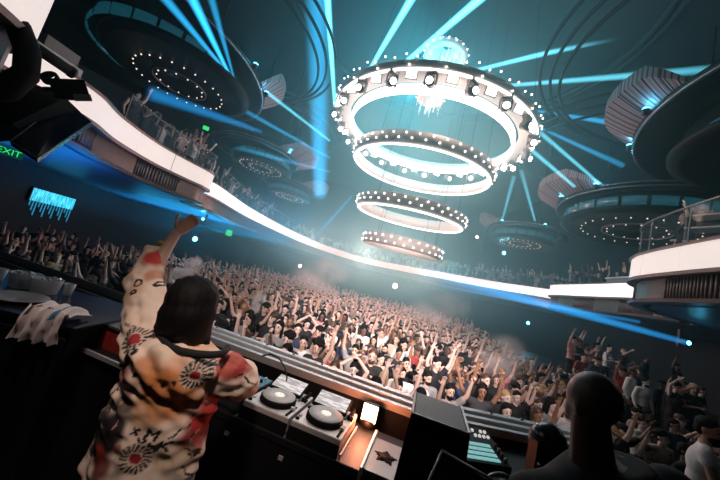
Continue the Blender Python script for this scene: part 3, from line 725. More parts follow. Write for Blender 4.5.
# speaker and wedge monitor on their cases
M['grille'] = mat('speaker_top', (.34, .32, .31), .65, scale=90, vary=.25)
t = thing('speaker', 'tall black loudspeaker box with grey top right of laptop', 'speaker', (.61, 1.62, 2.0), math.radians(-15))
MB().hexa([V(p) for p in ((-.155, -.20, 0), (.155, -.20, 0), (.13, .20, 0), (-.13, .20, 0), (-.135, -.175, .50), (.135, -.175, .50), (.125, .175, .50), (-.125, .175, .50))]).build('cabinet', M['matte'], t, .006)
MB().box((0, 0, .505), (.235, .315, .008)).build('top_panel', M['grille'], t)
for s in (-1, 1):
    MB().box((s * .128, 0, .507), (.012, .345, .012)).build('edge_trim', M['alu'] if s > 0 else M['steel'], t)
MB().box((0, -.173, .507), (.26, .012, .012)).build('edge_trim', M['steel'], t)
MB().box((0, -.205, .25), (.25, .012, .40), (math.radians(-2.9), 0, 0)).build('front_grille', M['black'], t)
t = thing('flight_case', 'black flight case carrying the loudspeaker', 'case', (.61, 1.62, 1.05), math.radians(-15))
MB().box((0, 0, .475), (.34, .42, .95)).build('body', M['matte'], t, .01)
for s in (-1, 1):
    for q in (-1, 1): MB().box((s * .165, q * .205, .475), (.025, .025, .95)).build('corner_edge', M['steel'], t)
t = thing('wedge_monitor', 'black wedge monitor with bright edges in front of loudspeaker', 'speaker', (.60, 1.17, 2.07), math.radians(-38))
MB().hexa([V(p) for p in ((-.15, -.13, 0), (.15, -.13, 0), (.15, .13, 0), (-.15, .13, 0), (-.15, -.04, .20), (.15, -.04, .20), (.15, .13, .36), (-.15, .13, .36))]).build('cabinet', M['matte'], t, .006)
for s in (-1, 1):
    MB().cyl((s * .15, -.04, .205), (s * .15, .13, .366), .006, n=8).build('edge_trim', M['alu'], t)
MB().cyl((-.15, .13, .366), (.15, .13, .366), .006, n=8).build('edge_trim', M['steel'], t)
t = thing('monitor_stand', 'black stand under the wedge monitor', 'stand', (.60, 1.17, 1.07), math.radians(-38))
MB().box((0, 0, .98), (.30, .26, .035)).build('top_plate', M['black'], t)
MB().cyl((0, 0, .03), (0, 0, .97), .03).build('pole', M['black'], t)
MB().cyl((0, 0, .0), (0, 0, .03), .18, .16, 24).build('base', M['black'], t)

# lighting console on a right-hand desk
KS = frame(1.24, 2.02, YB + .06)
t = thing('console_desk', 'black side desk holding the light console', 'desk', KS(.42, .12, 1.12), YB + .06)
MB().box((0, 0, .91), (1.5, .62, .05)).build('desk_top', M['black'], t, .006)
for x in (-.7, .7): MB().box((x, 0, .44), (.05, .55, .88)).build('side_panel', M['matte'], t)
t = thing('light_console', 'lighting console with teal striped screen beside the rail', 'console', (1.15, 2.24, 2.06), YB + .06)
t.scale = (.76, .66, .9)
MB().hexa([V(p) for p in ((-.23, -.24, 0), (.23, -.24, 0), (.23, .24, 0), (-.23, .24, 0), (-.23, -.24, .05), (.23, -.24, .05), (.23, .24, .14), (-.23, .24, .14))]).build('body', M['black'], t, .006)
M['teal'] = mat('teal_fader_strip', (.25, .45, .45), .35, emit=(.30, .66, .66), power=.55, vary=.25, scale=40)
M['tiny'] = mat('key_light', (.8, .8, .78), .4, emit=(1, .97, .92), power=.5, vary=0)
R9 = Euler((math.atan(.09 / .48), 0, 0)).to_matrix()
def cs(x, y, dz=0): return (x, y, .05 + (y + .24) * .1875 + dz)
for k in range(4):
    MB().box(cs(-.03, -.19 + .058 * k, .004), (.33, .036, .006), R9).build('fader_strip', M['teal'], t)
for k in range(9):
    for j in range(2):
        if (k * 2 + j) % 5 == 3: continue
        MB().box(cs(-.19 + .046 * k, .10 + .07 * j, .008), (.022, .026, .014), R9).build('key', M['tiny'], t)
for k in range(4): MB().cyl(cs(.19, -.19 + .058 * k), cs(.19, -.19 + .058 * k, .03), .014, n=10).build('encoder', M['red'] if k % 2 else M['steel'], t)
def small_box(name, label, cat, p, size, rz, parts):
    t = thing(name, label, cat, p, rz)
    MB().box((0, 0, size[2] / 2), size).build('body', M['black'], t, .006)
    for nm, c, s, m in parts: MB().box(c, s).build(nm, m, t)
    return t
small_box('intercom_box', 'small black intercom box right of light console', 'intercom', KS(.40, .02, 2.055), (.20, .24, .09), .2,
          [('switch', (x, y, .093), (.02, .03, .012), M['tiny'] if (i % 2) else M['steel']) for i, (x, y) in enumerate(((-.06, .06), (0, .06), (.06, .06), (-.06, -.05), (.06, -.05)))])
t = thing('headset', 'black headset lying before the light console', 'headset', KS(-.12, -.12, 2.06), .4)
MB().tube([(.09 * math.cos(a), .02, .035 + .09 * math.sin(a) * .4 + .02) for a in [PI * k / 12 for k in range(13)]], .010).build('headband', M['steel'], t)
for s in (-1, 1): MB().lathe([(.01, -.018), (.042, -.018), (.045, .012), (.01, .016)], (s * .09, .02, .022), 20).build('ear_cushion', M['white'] if s < 0 else M['black'], t)
for k, (x, y) in enumerate(((.18, -.06), (.30, -.10))):
    tag(MB().tube([KS(x + .07 * math.cos(a) * (1 + .1 * k), y + .05 * math.sin(a), 2.065 + .012 * (a / 6.3)) for a in [i * .35 for i in range(40)]], .007).build('coiled_cable', M['steel'] if k == 0 else M['black']),
        ('grey cable coil lying on the side desk before the intercom', 'black cable coil lying right of the grey coil')[k], 'cable')
t = thing('ball_lamp', 'round black stage lamp head on its yoke beside bald man', 'stage lamp', at(547, 446, 1.92) - V((0, 0, .19)), .3)
MB().cyl((0, 0, 0), (0, 0, .06), .10, .09, 20).build('base', M['black'], t)
MB().box((-.105, 0, .13), (.018, .06, .18)).box((.105, 0, .13), (.018, .06, .18)).box((0, 0, .05), (.22, .07, .02)).build('yoke', M['black'], t)
MB().ell((0, 0, .20), (.098, .11, .125), 20, 14).build('head', M['gloss'], t)

# thin cable arching from rail to players
tag(MB().tube([at(262, 356, 2.62), at(270, 354, 2.6), at(279, 358, 2.52), at(285, 367, 2.46), at(287, 378, 2.42), onz(286, 383, 2.14)], .006).build('gooseneck_cable', M['black']),
    'thin black gooseneck arching from rail to the players', 'cable')

# =================================================================== left side of the stage
t = thing('bar_cabinet', 'black cabinet at left edge of stage with ice bucket on top', 'cabinet', (-2.66, 2.76, 1.05))
MB().box((0, 0, .56), (1.6, .90, 1.12)).build('body', M['matte'], t)
MB().box((0, 0, 1.135), (1.66, .96, .03)).build('top', M['gloss'], t, .006)
for x in (-.43, .43):
    d = MB().box((x * .95, -.46, .56), (.76, .02, 1.0)).build('door', M['black'], t, .004)
    MB().box((x - .32 * (1 if x > 0 else -1), -.475, .62), (.02, .02, .16)).build('handle', M['steel'], d)
def gl(p): return V(p)
t = thing('ice_bucket', 'clear crystal ice bucket filled with ice on the cabinet', 'ice bucket', (-2.84, 2.93, 2.2))
t.scale = (.74, .74, .8)
M['clear'] = mat('cut_crystal', (.8, .8, .82), .12, vary=.25, scale=60, alpha=.5)
n = 28; prof = [(.10, 0), (.13, 0), (.155, .16), (.145, .16), (.12, .012), (.10, .012)]
MB().lathe([(r * 1.0, z) for r, z in prof], (-.14, 0, 0), n, False).lathe([(r, z) for r, z in prof], (.14, 0, 0), n, False).build('bowl', M['clear'], t)
rn = random.Random(3); mb = MB()
for i in range(70):
    s = -1 if i % 2 else 1
    a, r = rn.random() * 6.28, .115 * math.sqrt(rn.random())
    mb.box((s * .14 + r * math.cos(a), r * math.sin(a), .05 + .12 * rn.random()), (.035, .03, .028), (rn.random() * 3, rn.random() * 3, rn.random() * 3))
tag(mb.build('ice_cubes', M['ice'], t), kind='stuff')
t = thing('serving_dish', 'flat pale dish beside the ice bucket', 'dish', (-2.56, 2.55, 2.2))
MB().lathe([(.005, 0), (.10, 0), (.19, .03), (.185, .036), (.10, .008), (.005, .008)], n=32).build('plate', M['steel'], t)
tag(MB().lathe([(.004, 0), (.034, 0), (.045, .11), (.041, .11), (.031, .008), (.004, .008)], (-2.62, 3.04, 2.2), 20).build('tumbler', M['clear']), 'small clear tumbler on the cabinet behind the towel', 'glass')
tag(MB().lathe([(.004, 0), (.034, 0), (.045, .11), (.041, .11), (.031, .008), (.004, .008)], (-3.20, 2.95, 2.2), 20).build('tumbler', M['clear']), 'small clear tumbler left of the ice bucket', 'glass')
# towel heaped over the cabinet corner
TW = bpy.data.materials.new('towel_cloth'); TW.use_nodes = True
TWn = TW.node_tree.nodes; TWl = TW.node_tree.links; b = TWn['Principled BSDF']; b.inputs['Roughness'].default_value = .9
at_ = TWn.new('ShaderNodeAttribute'); at_.attribute_name = 'pattern'; TWl.new(at_.outputs['Color'], b.inputs['Base Color'])
nu, nv = 60, 70; vs = []; cols = []
for j in range(nv):
    for i in range(nu):
        u, w = i / (nu - 1) - .5, j / (nv - 1)
        L = w * .78; x = u * (.52 - .10 * math.sin(w * 3)); fold = .030 * math.sin(u * 22 + 3 * w) + .016 * math.sin(u * 41 - 5 * w) + .03 * noise.noise(V((u * 5, w * 5, 1)))
        if L < .36: p = V((x, .40 - L, .07 + .10 * math.sin(PI * min(L / .46, 1)) * (1 - (2 * u) ** 4 * .6) + fold * .9))
        else:
            h = L - .36; k = 1 - math.exp(-h * 10)
            p = V((x * (1 - .25 * h) + .05 * h, .04 - .12 * k + fold, .155 * (1 - h * 1.2) - h * .84 + fold * .3))
        vs.append(p); cols.append((.06, .22, .30, 1) if .22 < u + .15 * (w - .3) < .30 and w < .62 else (.03, .03, .035, 1) if -.40 < u < -.37 and .3 < w < .6 else (.66, .58, .55, 1))
fs = [(j * nu + i, j * nu + i + 1, (j + 1) * nu + i + 1, (j + 1) * nu + i) for j in range(nv - 1) for i in range(nu - 1)]
tb = MB().add(vs, fs, True); to = tb.build('towel', TW)
ca = to.data.color_attributes.new('pattern', 'FLOAT_COLOR', 'POINT'); ca.data.foreach_set('color', [c for q in cols for c in q])
so = to.modifiers.new('thick', 'SOLIDIFY'); so.thickness = .012
to.location = (-2.06, 2.28, 2.205); to.rotation_euler = (0, 0, math.radians(10)); to.scale = (.62, .62, .52)
tag(to, 'white towel with blue band draped over the cabinet corner', 'towel')
# red sided case and things at the left end of the desk
t = thing('road_case', 'black road case with red side behind the towel', 'case', (-1.72, 2.72, 1.05), YA)
t.scale = (.8, .8, 1.05)
MB().box((0, 0, .53), (.34, .36, 1.06)).build('body', M['matte'], t, .006)
MB().box((0, -.183, .93), (.33, .008, .19)).build('red_side', M['red'], t)
MB().box((0, 0, 1.065), (.35, .37, .02)).build('lid', M['steel'], t, .004)
t = desk_thing('headphones', 'black headphones lying on the desk left of the DJ', 'headphones', -1.45, .0, 1.995, .5)
MB().tube([(.085 * math.cos(a), .09 * math.sin(a), .04) for a in [PI * k / 14 for k in range(15)]], .012).build('headband', M['gloss'], t)
for s in (-1, 1):
    MB().ell((s * .085, -.015, .042), (.028, .048, .042), 16, 10).build('ear_cup', M['black'], t)
    MB().lathe([(.004, -.006), (.022, -.006), (.022, .006), (.004, .006)], (s * .112, -.015, .042), 16).build('badge', M['alu'], t)
small_box('camera_bag', 'small black bag on the desk beside the headphones', 'bag', DK(-1.12, .08, 1.995), (.22, .16, .13), YA, [('zip_pull', (.05, -.085, .09), (.02, .012, .03), M['steel']), ('strap', (0, 0, .135), (.20, .03, .012), M['matte'])])

# hung lighting gear at upper left
t = thing('truss_pipe', 'black pipe crossing before the near left balcony front', 'pipe', (0, 0, 0))
a, b = at(10, 30, 3.6), at(70, 71, 4.3)
MB().cyl(a, b, .075, n=16).build('tube', M['matte'], t)
MB().cyl(b, b + (b - a).normalized() * .05, .085, n=16).build('end_cap', M['black'], t)
MB().cyl(a.lerp(b, .3), a.lerp(b, .3) + V((0, 0, 8)), .02, n=8).build('hanger', M['matte'], t)
t = thing('clamp', 'black lamp clamp under the pipe at upper left', 'clamp', at(50, 78, 3.9))
MB().lathe([(.07, -.03), (.10, -.03), (.10, .03), (.07, .03)], n=24).build('ring', M['matte'], t)
t.rotation_euler = (1.2, .3, 0)
MB().box((-.09, 0, -.05), (.10, .06, .10)).build('jaw', M['matte'], t); MB().cyl((.06, 0, .06), (.14, 0, .12), .02, n=8).build('wing_bolt', M['matte'], t)
t = thing('flood_light', 'black hanging flood light with pale open front at upper left', 'flood light', at(70, 90, 3.9), .5)
MB().box((0, 0, 0), (.36, .30, .24), (.2, -.55, .2)).build('housing', M['matte'], t, .01)
R_ = Euler((.2, -.55, .2)).to_matrix()
MB().box(R_ @ V((.10, -.10, -.10)), (.18, .14, .08), R_).build('barn_door', M['steel'], t)
MB().box(R_ @ V((-.22, 0, .0)), (.08, .05, .06), R_).build('bracket', M['black'], t)
def slab(name, label, cat, corners, th, m, edge):
    t = thing(name, label, cat, (0, 0, 0))
    n = (corners[1] - corners[0]).cross(corners[3] - corners[0]).normalized()
    if n.dot(V((0, 0, CAMZ)) - corners[0]) > 0: n = -n
    MB().hexa(list(corners) + [c + n * th for c in corners]).build('body', m, t)
    for i in edge:
        MB().cyl(corners[i], corners[(i + 1) % 4], .008, n=6).build('edge_trim', M['steeldim'], t)
    return t
M['steeldim'] = mat('dull_edge', (.16, .20, .26), .5, .3)
M['darkblue'] = mat('dark_blue_panel', (.008, .016, .034), .25)
slab('hanging_panel', 'dark hanging panel with thin bright edges at left', 'panel', [at(10, 141, 3.5), at(37, 158, 3.5), at(92, 122, 4.4), at(66, 100, 4.4)], .06, M['darkblue'], (0, 1, 3))
t = slab('line_array', 'large black hanging loudspeaker at the left edge', 'speaker', [at(-60, 130, 3.6), at(12, 124, 3.6), at(66, 98, 4.2), at(-60, 40, 4.2)], .25, M['matte'], ())
tube = MB().tube([at(-30, 90, 3.3), at(8, 88, 3.35), at(26, 74, 3.4), at(28, 52, 3.4), at(18, 26, 3.4), at(-4, 0, 3.4), at(-30, -20, 3.4)], [.16, .14, .12, .12, .12, .14, .16], 14)
tag(tube.build('cable_bundle', M['matte']), 'thick black curved cable bundle at upper left edge', 'cable')
# screens, signs and lamps on the walls
t = thing('led_screen', 'bright blue screen with trailing fringe on the left wall', 'screen', (-14.42, 14.2, 3.0), 0)
MB().box((0, 0, .08), (.10, 2.1, .62)).build('cabinet', M['black'], t)
MB().box((.055, 0, .08), (.01, 2.0, .56)).build('display', screen_mat('blue_wave', (.02, .1, .2), (.01, .30, .50), (.10, .85, 1.0), 1.1, 1, 9), t)
for k in range(15): MB().box((.05, -.95 + .135 * k, -.30 - .10 * (k % 3)), (.015, .045, .25 + .2 * (k % 3))).build('light_strip', M['blueled'], t)
def sign(label, p, w, h, txt, rz, kind):
    t = thing('exit_sign', label, 'sign', p, rz)
    MB().box((0, .02, 0), (w, .04, h)).build('panel', M['greendim'] if txt else M['green'], t)
    if txt:
        cu = bpy.data.curves.new('lettering', 'FONT'); cu.body = txt; cu.size = h * .95; cu.align_x = 'CENTER'; cu.align_y = 'CENTER'; cu.extrude = .004
        o = bpy.data.objects.new('tmp', cu); COL.objects.link(o); dg = bpy.context.evaluated_depsgraph_get()
        me = bpy.data.meshes.new_from_object(o.evaluated_get(dg)); bpy.data.objects.remove(o)
        l = bpy.data.objects.new('lettering', me); me.materials.clear(); me.materials.append(M['green']); COL.objects.link(l); l.parent = t
        l.rotation_euler = (PI / 2, 0, 0); l.location = (0, -.006, 0)
M['greendim'] = mat('sign_face', (.01, .06, .02), .4, emit=(.01, .25, .06), power=.12, vary=0)
sign('green lit EXIT sign at left edge below the hanging panel', at(9, 152, 9.0), .60, .26, 'EXIT', .80, 0)
sign('small green lit sign behind the near left balcony people', at(206, 128, 14), .26, .18, '', .5, 1)
sign('small green lit sign under the left balcony beyond the raised hand', at(229, 233, 22), .40, .42, '', .3, 2)
def wall_lamp(label, p, r, e, m='bluelens', col=(.08, .62, 1)):
    t = thing('wall_lamp', label, 'lamp', p)
    MB().cyl((0, .02, 0), (0, .25, 0), r * .9, r * .6, 16).build('housing', M['black'], t)
    MB().ell((0, 0, 0), (r * .72, r * .4, r * .72), 14, 10).build('lens', M[m], t)
    MB().box((0, .28, .1), (.06, .08, .5)).build('bracket', M['black'], t)
    lamp('wall_lamp_light', 'POINT', V(p) + V((0, -r - .12, 0)), e, col, shadow_soft_size=.05)
wall_lamp('blue lamp under the left balcony right of the raised hand', at(195, 239, 15), .17, 45)
wall_lamp('dim blue lamp under balcony soffit above the raised hand', at(203, 219, 15), .10, 16)
wall_lamp('cyan lamp at right wall, end of the sloping beam', at(689, 343, 8.8), .09, 3)
wall_lamp('cyan lamp over the crowd near the middle right', at(528, 323, 21), .16, 45)
wall_lamp('cyan lamp on the far right balcony below its canopy', at(504, 253, 22), .20, 60)
wall_lamp('tall white lamp on the back wall below the lowest ring', at(395, 286, 30), .36, 60, 'lens', (.8, .95, 1))
wall_lamp('small white lamp standing far right of the lower glowing ring', at(477, 237, 24), .16, 20, 'lens', (.9, .97, 1))
wall_lamp('white lamp on back wall left of the lowest ring', at(300, 266, 30), .22, 30, 'lens', (.7, .92, 1))
# furniture in the nearest right box
t = thing('bar_shelf', 'steel framed bar shelf inside the nearest right balcony lobe', 'shelf', (7.75, 6.25, 5.0), math.radians(-70))
for z in (.80, 1.12, 1.42): MB().box((0, 0, z), (1.25, .40, .035)).build('shelf_board', M['alu'], t)
for x in (-.6, .6): MB().box((x, 0, .72), (.04, .38, 1.42)).build('upright', M['steel'], t)
t = thing('balcony_table', 'low pale table in the middle right balcony box', 'table', (11.7, 12.6, 5.0), 1.4)
MB().box((0, 0, .95), (2.3, .7, .06)).build('table_top', M['alu'], t); MB().box((0, 0, .80), (2.2, .6, .22)).build('apron', M['blueled2'] if 'blueled2' in M else M['steel'], t)
for x in (-1, 1): MB().box((x, 0, .35), (.07, .5, .7)).build('leg', M['steel'], t)
t = thing('balcony_cabinet', 'white draped cabinet in the near left balcony box', 'cabinet', (-7.25, 6.05, 5.0), 1.35)
MB().box((0, 0, .5), (.85, .40, 1.0)).build('body', M['white'], t, .01); MB().box((0, 0, 1.12), (.62, .34, .26)).build('upper_box', M['coping'], t, .01)
for k in range(3): 
    d = MB().box((-.28 + .28 * k, -.205, .5), (.25, .012, .85)).build('door', M['white'], t)

# =================================================================== people
def remesh(mb, name, voxel, ratio=1.0, mats=(), smooth=2, paint=None):
    me = mb.mesh('tmp'); o = bpy.data.objects.new('tmp', me); COL.objects.link(o)
    r = o.modifiers.new('r', 'REMESH'); r.mode = 'VOXEL'; r.voxel_size = voxel; r.use_smooth_shade = True
    if smooth:
        sm = o.modifiers.new('s', 'SMOOTH'); sm.factor = .5; sm.iterations = smooth
    def ev():
        dg = bpy.context.evaluated_depsgraph_get(); dg.update()
        return bpy.data.meshes.new_from_object(o.evaluated_get(dg))
    out = ev()
    if ratio < 1 or paint:
        o.modifiers.clear(); o.data = out
        out.materials.clear()
        for m in mats: out.materials.append(m)
        if paint: paint(out)
        if ratio < 1:
            d = o.modifiers.new('d', 'DECIMATE'); d.ratio = ratio
            out = ev()
    bpy.data.objects.remove(o)
    out.name = name
    out.polygons.foreach_set('use_smooth', [True] * len(out.polygons))
    if not len(out.materials):
        for m in mats: out.materials.append(m)
    return out

def hand(mb, wrist, d, n, side, curl=.25, spread=.14, k=1.0, thumb=1):
    """palm + four unequal fingers + thumb. d: direction of hand, n: palm normal, side: unit vector towards the thumb"""
    d = d.normalized(); s = (side - d * side.dot(d)).normalized(); n = s.cross(d) * (1 if s.cross(d).dot(n) > 0 else -1)
    R = Matrix((s, n, d)).transposed()
    mb.ell(wrist + d * .050 * k, (.040 * k, .016 * k, .056 * k), 12, 8, R)
    mb.cap(wrist - d * .02, wrist + d * .03 * k, .027 * k, .025 * k, 8, 2)
    for i, (o, L) in enumerate(((.030, .066), (.010, .076), (-.010, .070), (-.029, .054))):
        b = wrist + d * .088 * k + s * o * k
        dd = (d + s * (o / .03) * spread).normalized()
        r = 9.5e-3 * k
        p1 = b + (dd * math.cos(curl) + n * math.sin(curl)) * L * .5 * k
        p2 = p1 + (dd * math.cos(curl * 2.3) + n * math.sin(curl * 2.3)) * L * .55 * k
        mb.cap(b - d * .03 * k, b, r, r, 8, 2).cap(b, p1, r, r * .92, 8, 2).cap(p1, p2, r * .92, r * .8, 8, 2)
    b = wrist + d * .025 * k + s * .026 * k
    td = (d * .62 + s * .75 * thumb + n * .25).normalized()
    p1 = b + td * .048 * k; p2 = p1 + (td + d * .5 + n * curl).normalized() * .036 * k
    mb.cap(b, p1, .012 * k, .0105 * k, 8, 2).cap(p1, p2, .0105 * k, .0085 * k, 8, 2)

def face_paint(Hm):
    inv = Hm.inverted()
    def f(me):
        for p in me.polygons:
            c = inv @ p.center
            eye = min((c - V((s * .031, -.090, .012))).length for s in (-1, 1)) < .0155
            brow = c.y < -.07 and abs(abs(c.x) - .033) < .020 and .030 < c.z < .040
            mouth = c.y < -.07 and abs(c.x) < .026 and abs(c.z + .060) < .0075
            p.material_index = 1 if (eye or brow) else 2 if mouth else 0
    return f

def head_shapes(mb, Hm):
    R = Hm.to_3x3(); P = lambda x, y, z: Hm @ V((x, y, z))
    mb.ell(P(0, .005, .018), (.073, .094, .098), 18, 14, R)
    mb.ell(P(0, -.028, -.045), (.056, .062, .062), 14, 10, R)
    mb.cap(P(0, -.088, .015), P(0, -.106, -.022), .010, .014, 8, 3)
    mb.ell(P(0, -.082, -.060), (.026, .014, .012), 10, 6, R)
    mb.ell(P(0, -.076, -.092), (.022, .018, .016), 10, 6, R)
    for s in (-1, 1): mb.ell(P(s * .074, .012, -.005), (.010, .020, .032), 8, 6, R)

def make_person_meshes(name, arms, look=(0, 0), lean=0, voxel=.009, ratio=.26, female=False, sleeve=.55, turn=0):
    """arms: for s=-1,+1 -> (elbow offset, wrist offset, curl, palm facing)"""
    B, S, T = MB(), MB(), MB()
    w = .93 if female else 1.0
    ly = -lean
    ch = V((0, ly * .6, 1.27)); nk = V((0, ly, 1.46))
    for MBx, g in ((B, 0), (S, .014)):
        MBx.ell((0, 0, .95), (.158 + g, .112 + g, .13 + g), 16, 10)
        MBx.ell((0, ly * .3, 1.10), (.132 * w + g, .098 + g, .17 + g), 16, 10)
        MBx.ell(ch, (.162 * w + g, .112 + g, .185), 16, 10)
        MBx.cap((-.145 * w, ly, 1.405), (.145 * w, ly, 1.405), .058 + g * .8, .058 + g * .8, 12, 3)
        if female:
            for s in (-1, 1): MBx.ell((s * .07, ly - .095, 1.27), (.062 + g, .055 + g, .06 + g))
    B.cap(nk - V((0, 0, .07)), nk + V((0, -.012, .10)), .056 * w, .050 * w, 12, 3)
    Hm = Matrix.Translation(nk + V((0, -.015, .155))) @ Euler((look[0], 0, look[1])).to_matrix().to_4x4()
    head_shapes(B, Hm)
    for s in (-1, 1):
        hip, kn, an = V((s * .088, 0, .92)), V((s * .10, -.02, .50)), V((s * .105, .02, .09))
        for MBx, g in ((B, 0), (T, .016)):
            MBx.cap(hip, kn, .080 + g, .056 + g, 12, 3).cap(kn, an, .054 + g, .038 + g * 1.6, 12, 3)
        B.cap(an + V((0, .02, -.045)), an + V((s * .02, -.17, -.055)), .038, .033, 10, 3)
        sh = V((s * .178 * w, ly, 1.40)); eo, wo, curl, kind = arms[0 if s < 0 else 1]
        el = sh + V(eo) * (.94 if female else 1); wr = el + V(wo) * (.94 if female else 1)
        B.cap(sh, el, .050 * w, .040 * w, 10, 3).cap(el, wr, .040 * w, .027 * w, 10, 3)
        if sleeve > 0:
            e2 = sh.lerp(el, min(1, sleeve)); S.cap(sh, e2, .066 * w, .060 * w, 12, 3)
            if sleeve > 1: S.cap(el, el.lerp(wr, sleeve - 1), .060 * w, .044 * w, 12, 3)
        d = (wr - el).normalized(); nrm = V((0, -1, 0)) if kind == 'front' else V((-s, 0, 0))
        side = V((-s, 0, 0)) if kind == 'front' else V((0, -1, 0)) if d.z < .7 else V((0, 1, 0))
        hand(B, wr, d, nrm, side, curl)
    T.ell((0, 0, .94), (.172, .126, .12), 16, 10)
    res = {'wr': {}, 'Hm': Hm}
    res['body'] = remesh(B, name + '_body', voxel, ratio, [M['skin'], M['eye'], M['lip']], 2, face_paint(Hm))
    res['shirt'] = remesh(S, 'shirt', .016, .45, [M['cloth']], 3)
    T.cap((-.01, 0, .9), (.01, 0, .9), .1, .1)
    res['trousers'] = remesh(T, 'trousers', .02, .4, [M['cloth']], 2)
    return res

def hair_mesh(kind):
    m = MB()
    if kind == 'cap':
        m.ell((0, .008, .055), (.086, .104, .078), 18, 12); m.ell((0, -.10, .050), (.066, .065, .012), 14, 6)
    else:
        m.ell((0, .022, .052), (.083, .097, .084), 18, 12); m.ell((0, .050, .0), (.078, .065, .075), 16, 10)
        if kind == 'long':
            m.ell((0, .062, -.12), (.088, .045, .17), 14, 10)
            for s in (-1, 1): m.cap((s * .073, .01, .03), (s * .085, .0, -.19), .026, .030, 10, 3)
        elif kind == 'bun': m.ell((0, .055, .145), (.045, .045, .042), 12, 8)
        elif kind == 'bob':
            for s in (-1, 1): m.cap((s * .074, .015, .03), (s * .078, .01, -.085), .026, .024, 10, 3)
        elif kind == 'curly':
            rn = random.Random(4)
            for i in range(46):
                a, b = rn.random() * 6.28, rn.random() * 1.6
                m.ell((.09 * math.cos(a) * math.cos(b), .03 + .10 * math.sin(a) * math.cos(b), .06 + .085 * math.sin(b)), (.03, .03, .03), 8, 6)
        elif kind == 'beard':
            m.ell((0, -.045, -.075), (.058, .060, .045), 14, 10)
    return remesh(m, 'hair', .009, .35, [M['haircol']], 1)

M['skin'] = mat('skin', (.58, .36, .27), .5, vary=.06)
M['eye'] = mat('eye', (.03, .02, .018), .3, vary=0)
M['lip'] = mat('lip', (.36, .14, .12), .5, vary=0)
M['cloth'] = mat('cloth', (.02, .02, .022), .85)
M['haircol'] = mat('hair', (.012, .009, .008), .55)
SKIN = {'pale': mat('skin_pale', (.70, .50, .43), .5, vary=.06), 'tan': mat('skin_tan', (.56, .37, .29), .5, vary=.06),
        'brown': mat('skin_brown', (.30, .16, .10), .5, vary=.06), 'dark': mat('skin_dark', (.13, .07, .05), .5, vary=.06)}
CLOTH = {'black': mat('cloth_black', (.010, .010, .012), .85), 'charcoal': mat('cloth_charcoal', (.035, .035, .04), .85),
         'white': mat('cloth_white', (.66, .64, .62), .85), 'grey': mat('cloth_grey', (.24, .23, .23), .85),
         'beige': mat('cloth_beige', (.42, .33, .26), .85), 'navy': mat('cloth_navy', (.02, .03, .07), .85),
         'red': mat('cloth_red', (.30, .03, .03), .85), 'pink': mat('cloth_pink', (.55, .25, .25), .85)}
HAIRC = {'black': mat('hair_black', (.004, .0035, .0035), .7, spec=.2), 'brown': mat('hair_brown', (.06, .03, .018), .5), 'blond': mat('hair_blond', (.36, .22, .10), .5)}

up = lambda s: ((s * .09, -.06, .25), (s * -.01, -.06, .25), .22, 'front')
wide = lambda s: ((s * .19, -.05, .19), (s * .10, -.04, .24), .15, 'front')
fist = lambda s: ((s * .07, -.13, .22), (s * .01, -.05, .25), 1.15, 'front')
phone = lambda s: ((s * .05, -.20, -.08), (s * -.10, -.16, .22), .7, 'side')
clap = lambda s: ((s * .10, -.12, -.20), (s * -.17, -.17, .12), .15, 'side')
down = lambda s: ((s * .07, .02, -.27), (s * -.01, -.09, -.23), .4, 'side')
point = lambda s: ((s * .05, -.20, .16), (s * -.01, -.18, .17), .5, 'side')
over = lambda s: ((s * .08, -.05, .26), (s * -.20, -.03, .18), .1, 'side')
cross = lambda s: ((s * .09, -.08, -.25), (s * -.20, -.16, .06), .4, 'front')
POSES = [
 ('both arms raised', (up(-1), up(1)), (.12, .1), 0, False, .5),
 ('both arms spread high', (wide(-1), wide(1)), (.2, -.2), .02, False, .55),
 ('one arm raised', (up(-1), down(1)), (.1, .25), 0, False, .55),
 ('one fist raised', (down(-1), fist(1)), (.05, -.2), .03, False, .6),
 ('a phone held up', (phone(-1), phone(1)), (.05, 0), 0, False, .55),
 ('hands clapping overhead', (over(-1), over(1)), (.15, .1), 0, True, .0),
 ('arms hanging down', (down(-1), down(1)), (.0, .3), 0, False, 1.9),
 ('one arm pointing', (point(-1), clap(1)), (.05, -.1), .03, False, .6),
 ('hands at chest', (cross(-1), cross(1)), (.05, -.35), .02, True, .35),
 ('one slim arm raised', (down(-1), up(1)), (.15, .2), 0, True, .0),
 ('both slim arms raised', (wide(-1), up(1)), (.2, 0), 0, True, .3),
]
PM = [make_person_meshes('person', *p[1:4], female=p[4], sleeve=p[5]) for p in POSES]
HM = {k: hair_mesh(k) for k in ('short', 'long', 'bun', 'bob', 'curly', 'cap', 'beard')}
HWORD = {'short': 'short-haired', 'long': 'long-haired', 'bun': 'bun-haired', 'bob': 'bob-haired', 'curly': 'curly-haired', 'cap': 'capped', 'beard': 'bearded'}

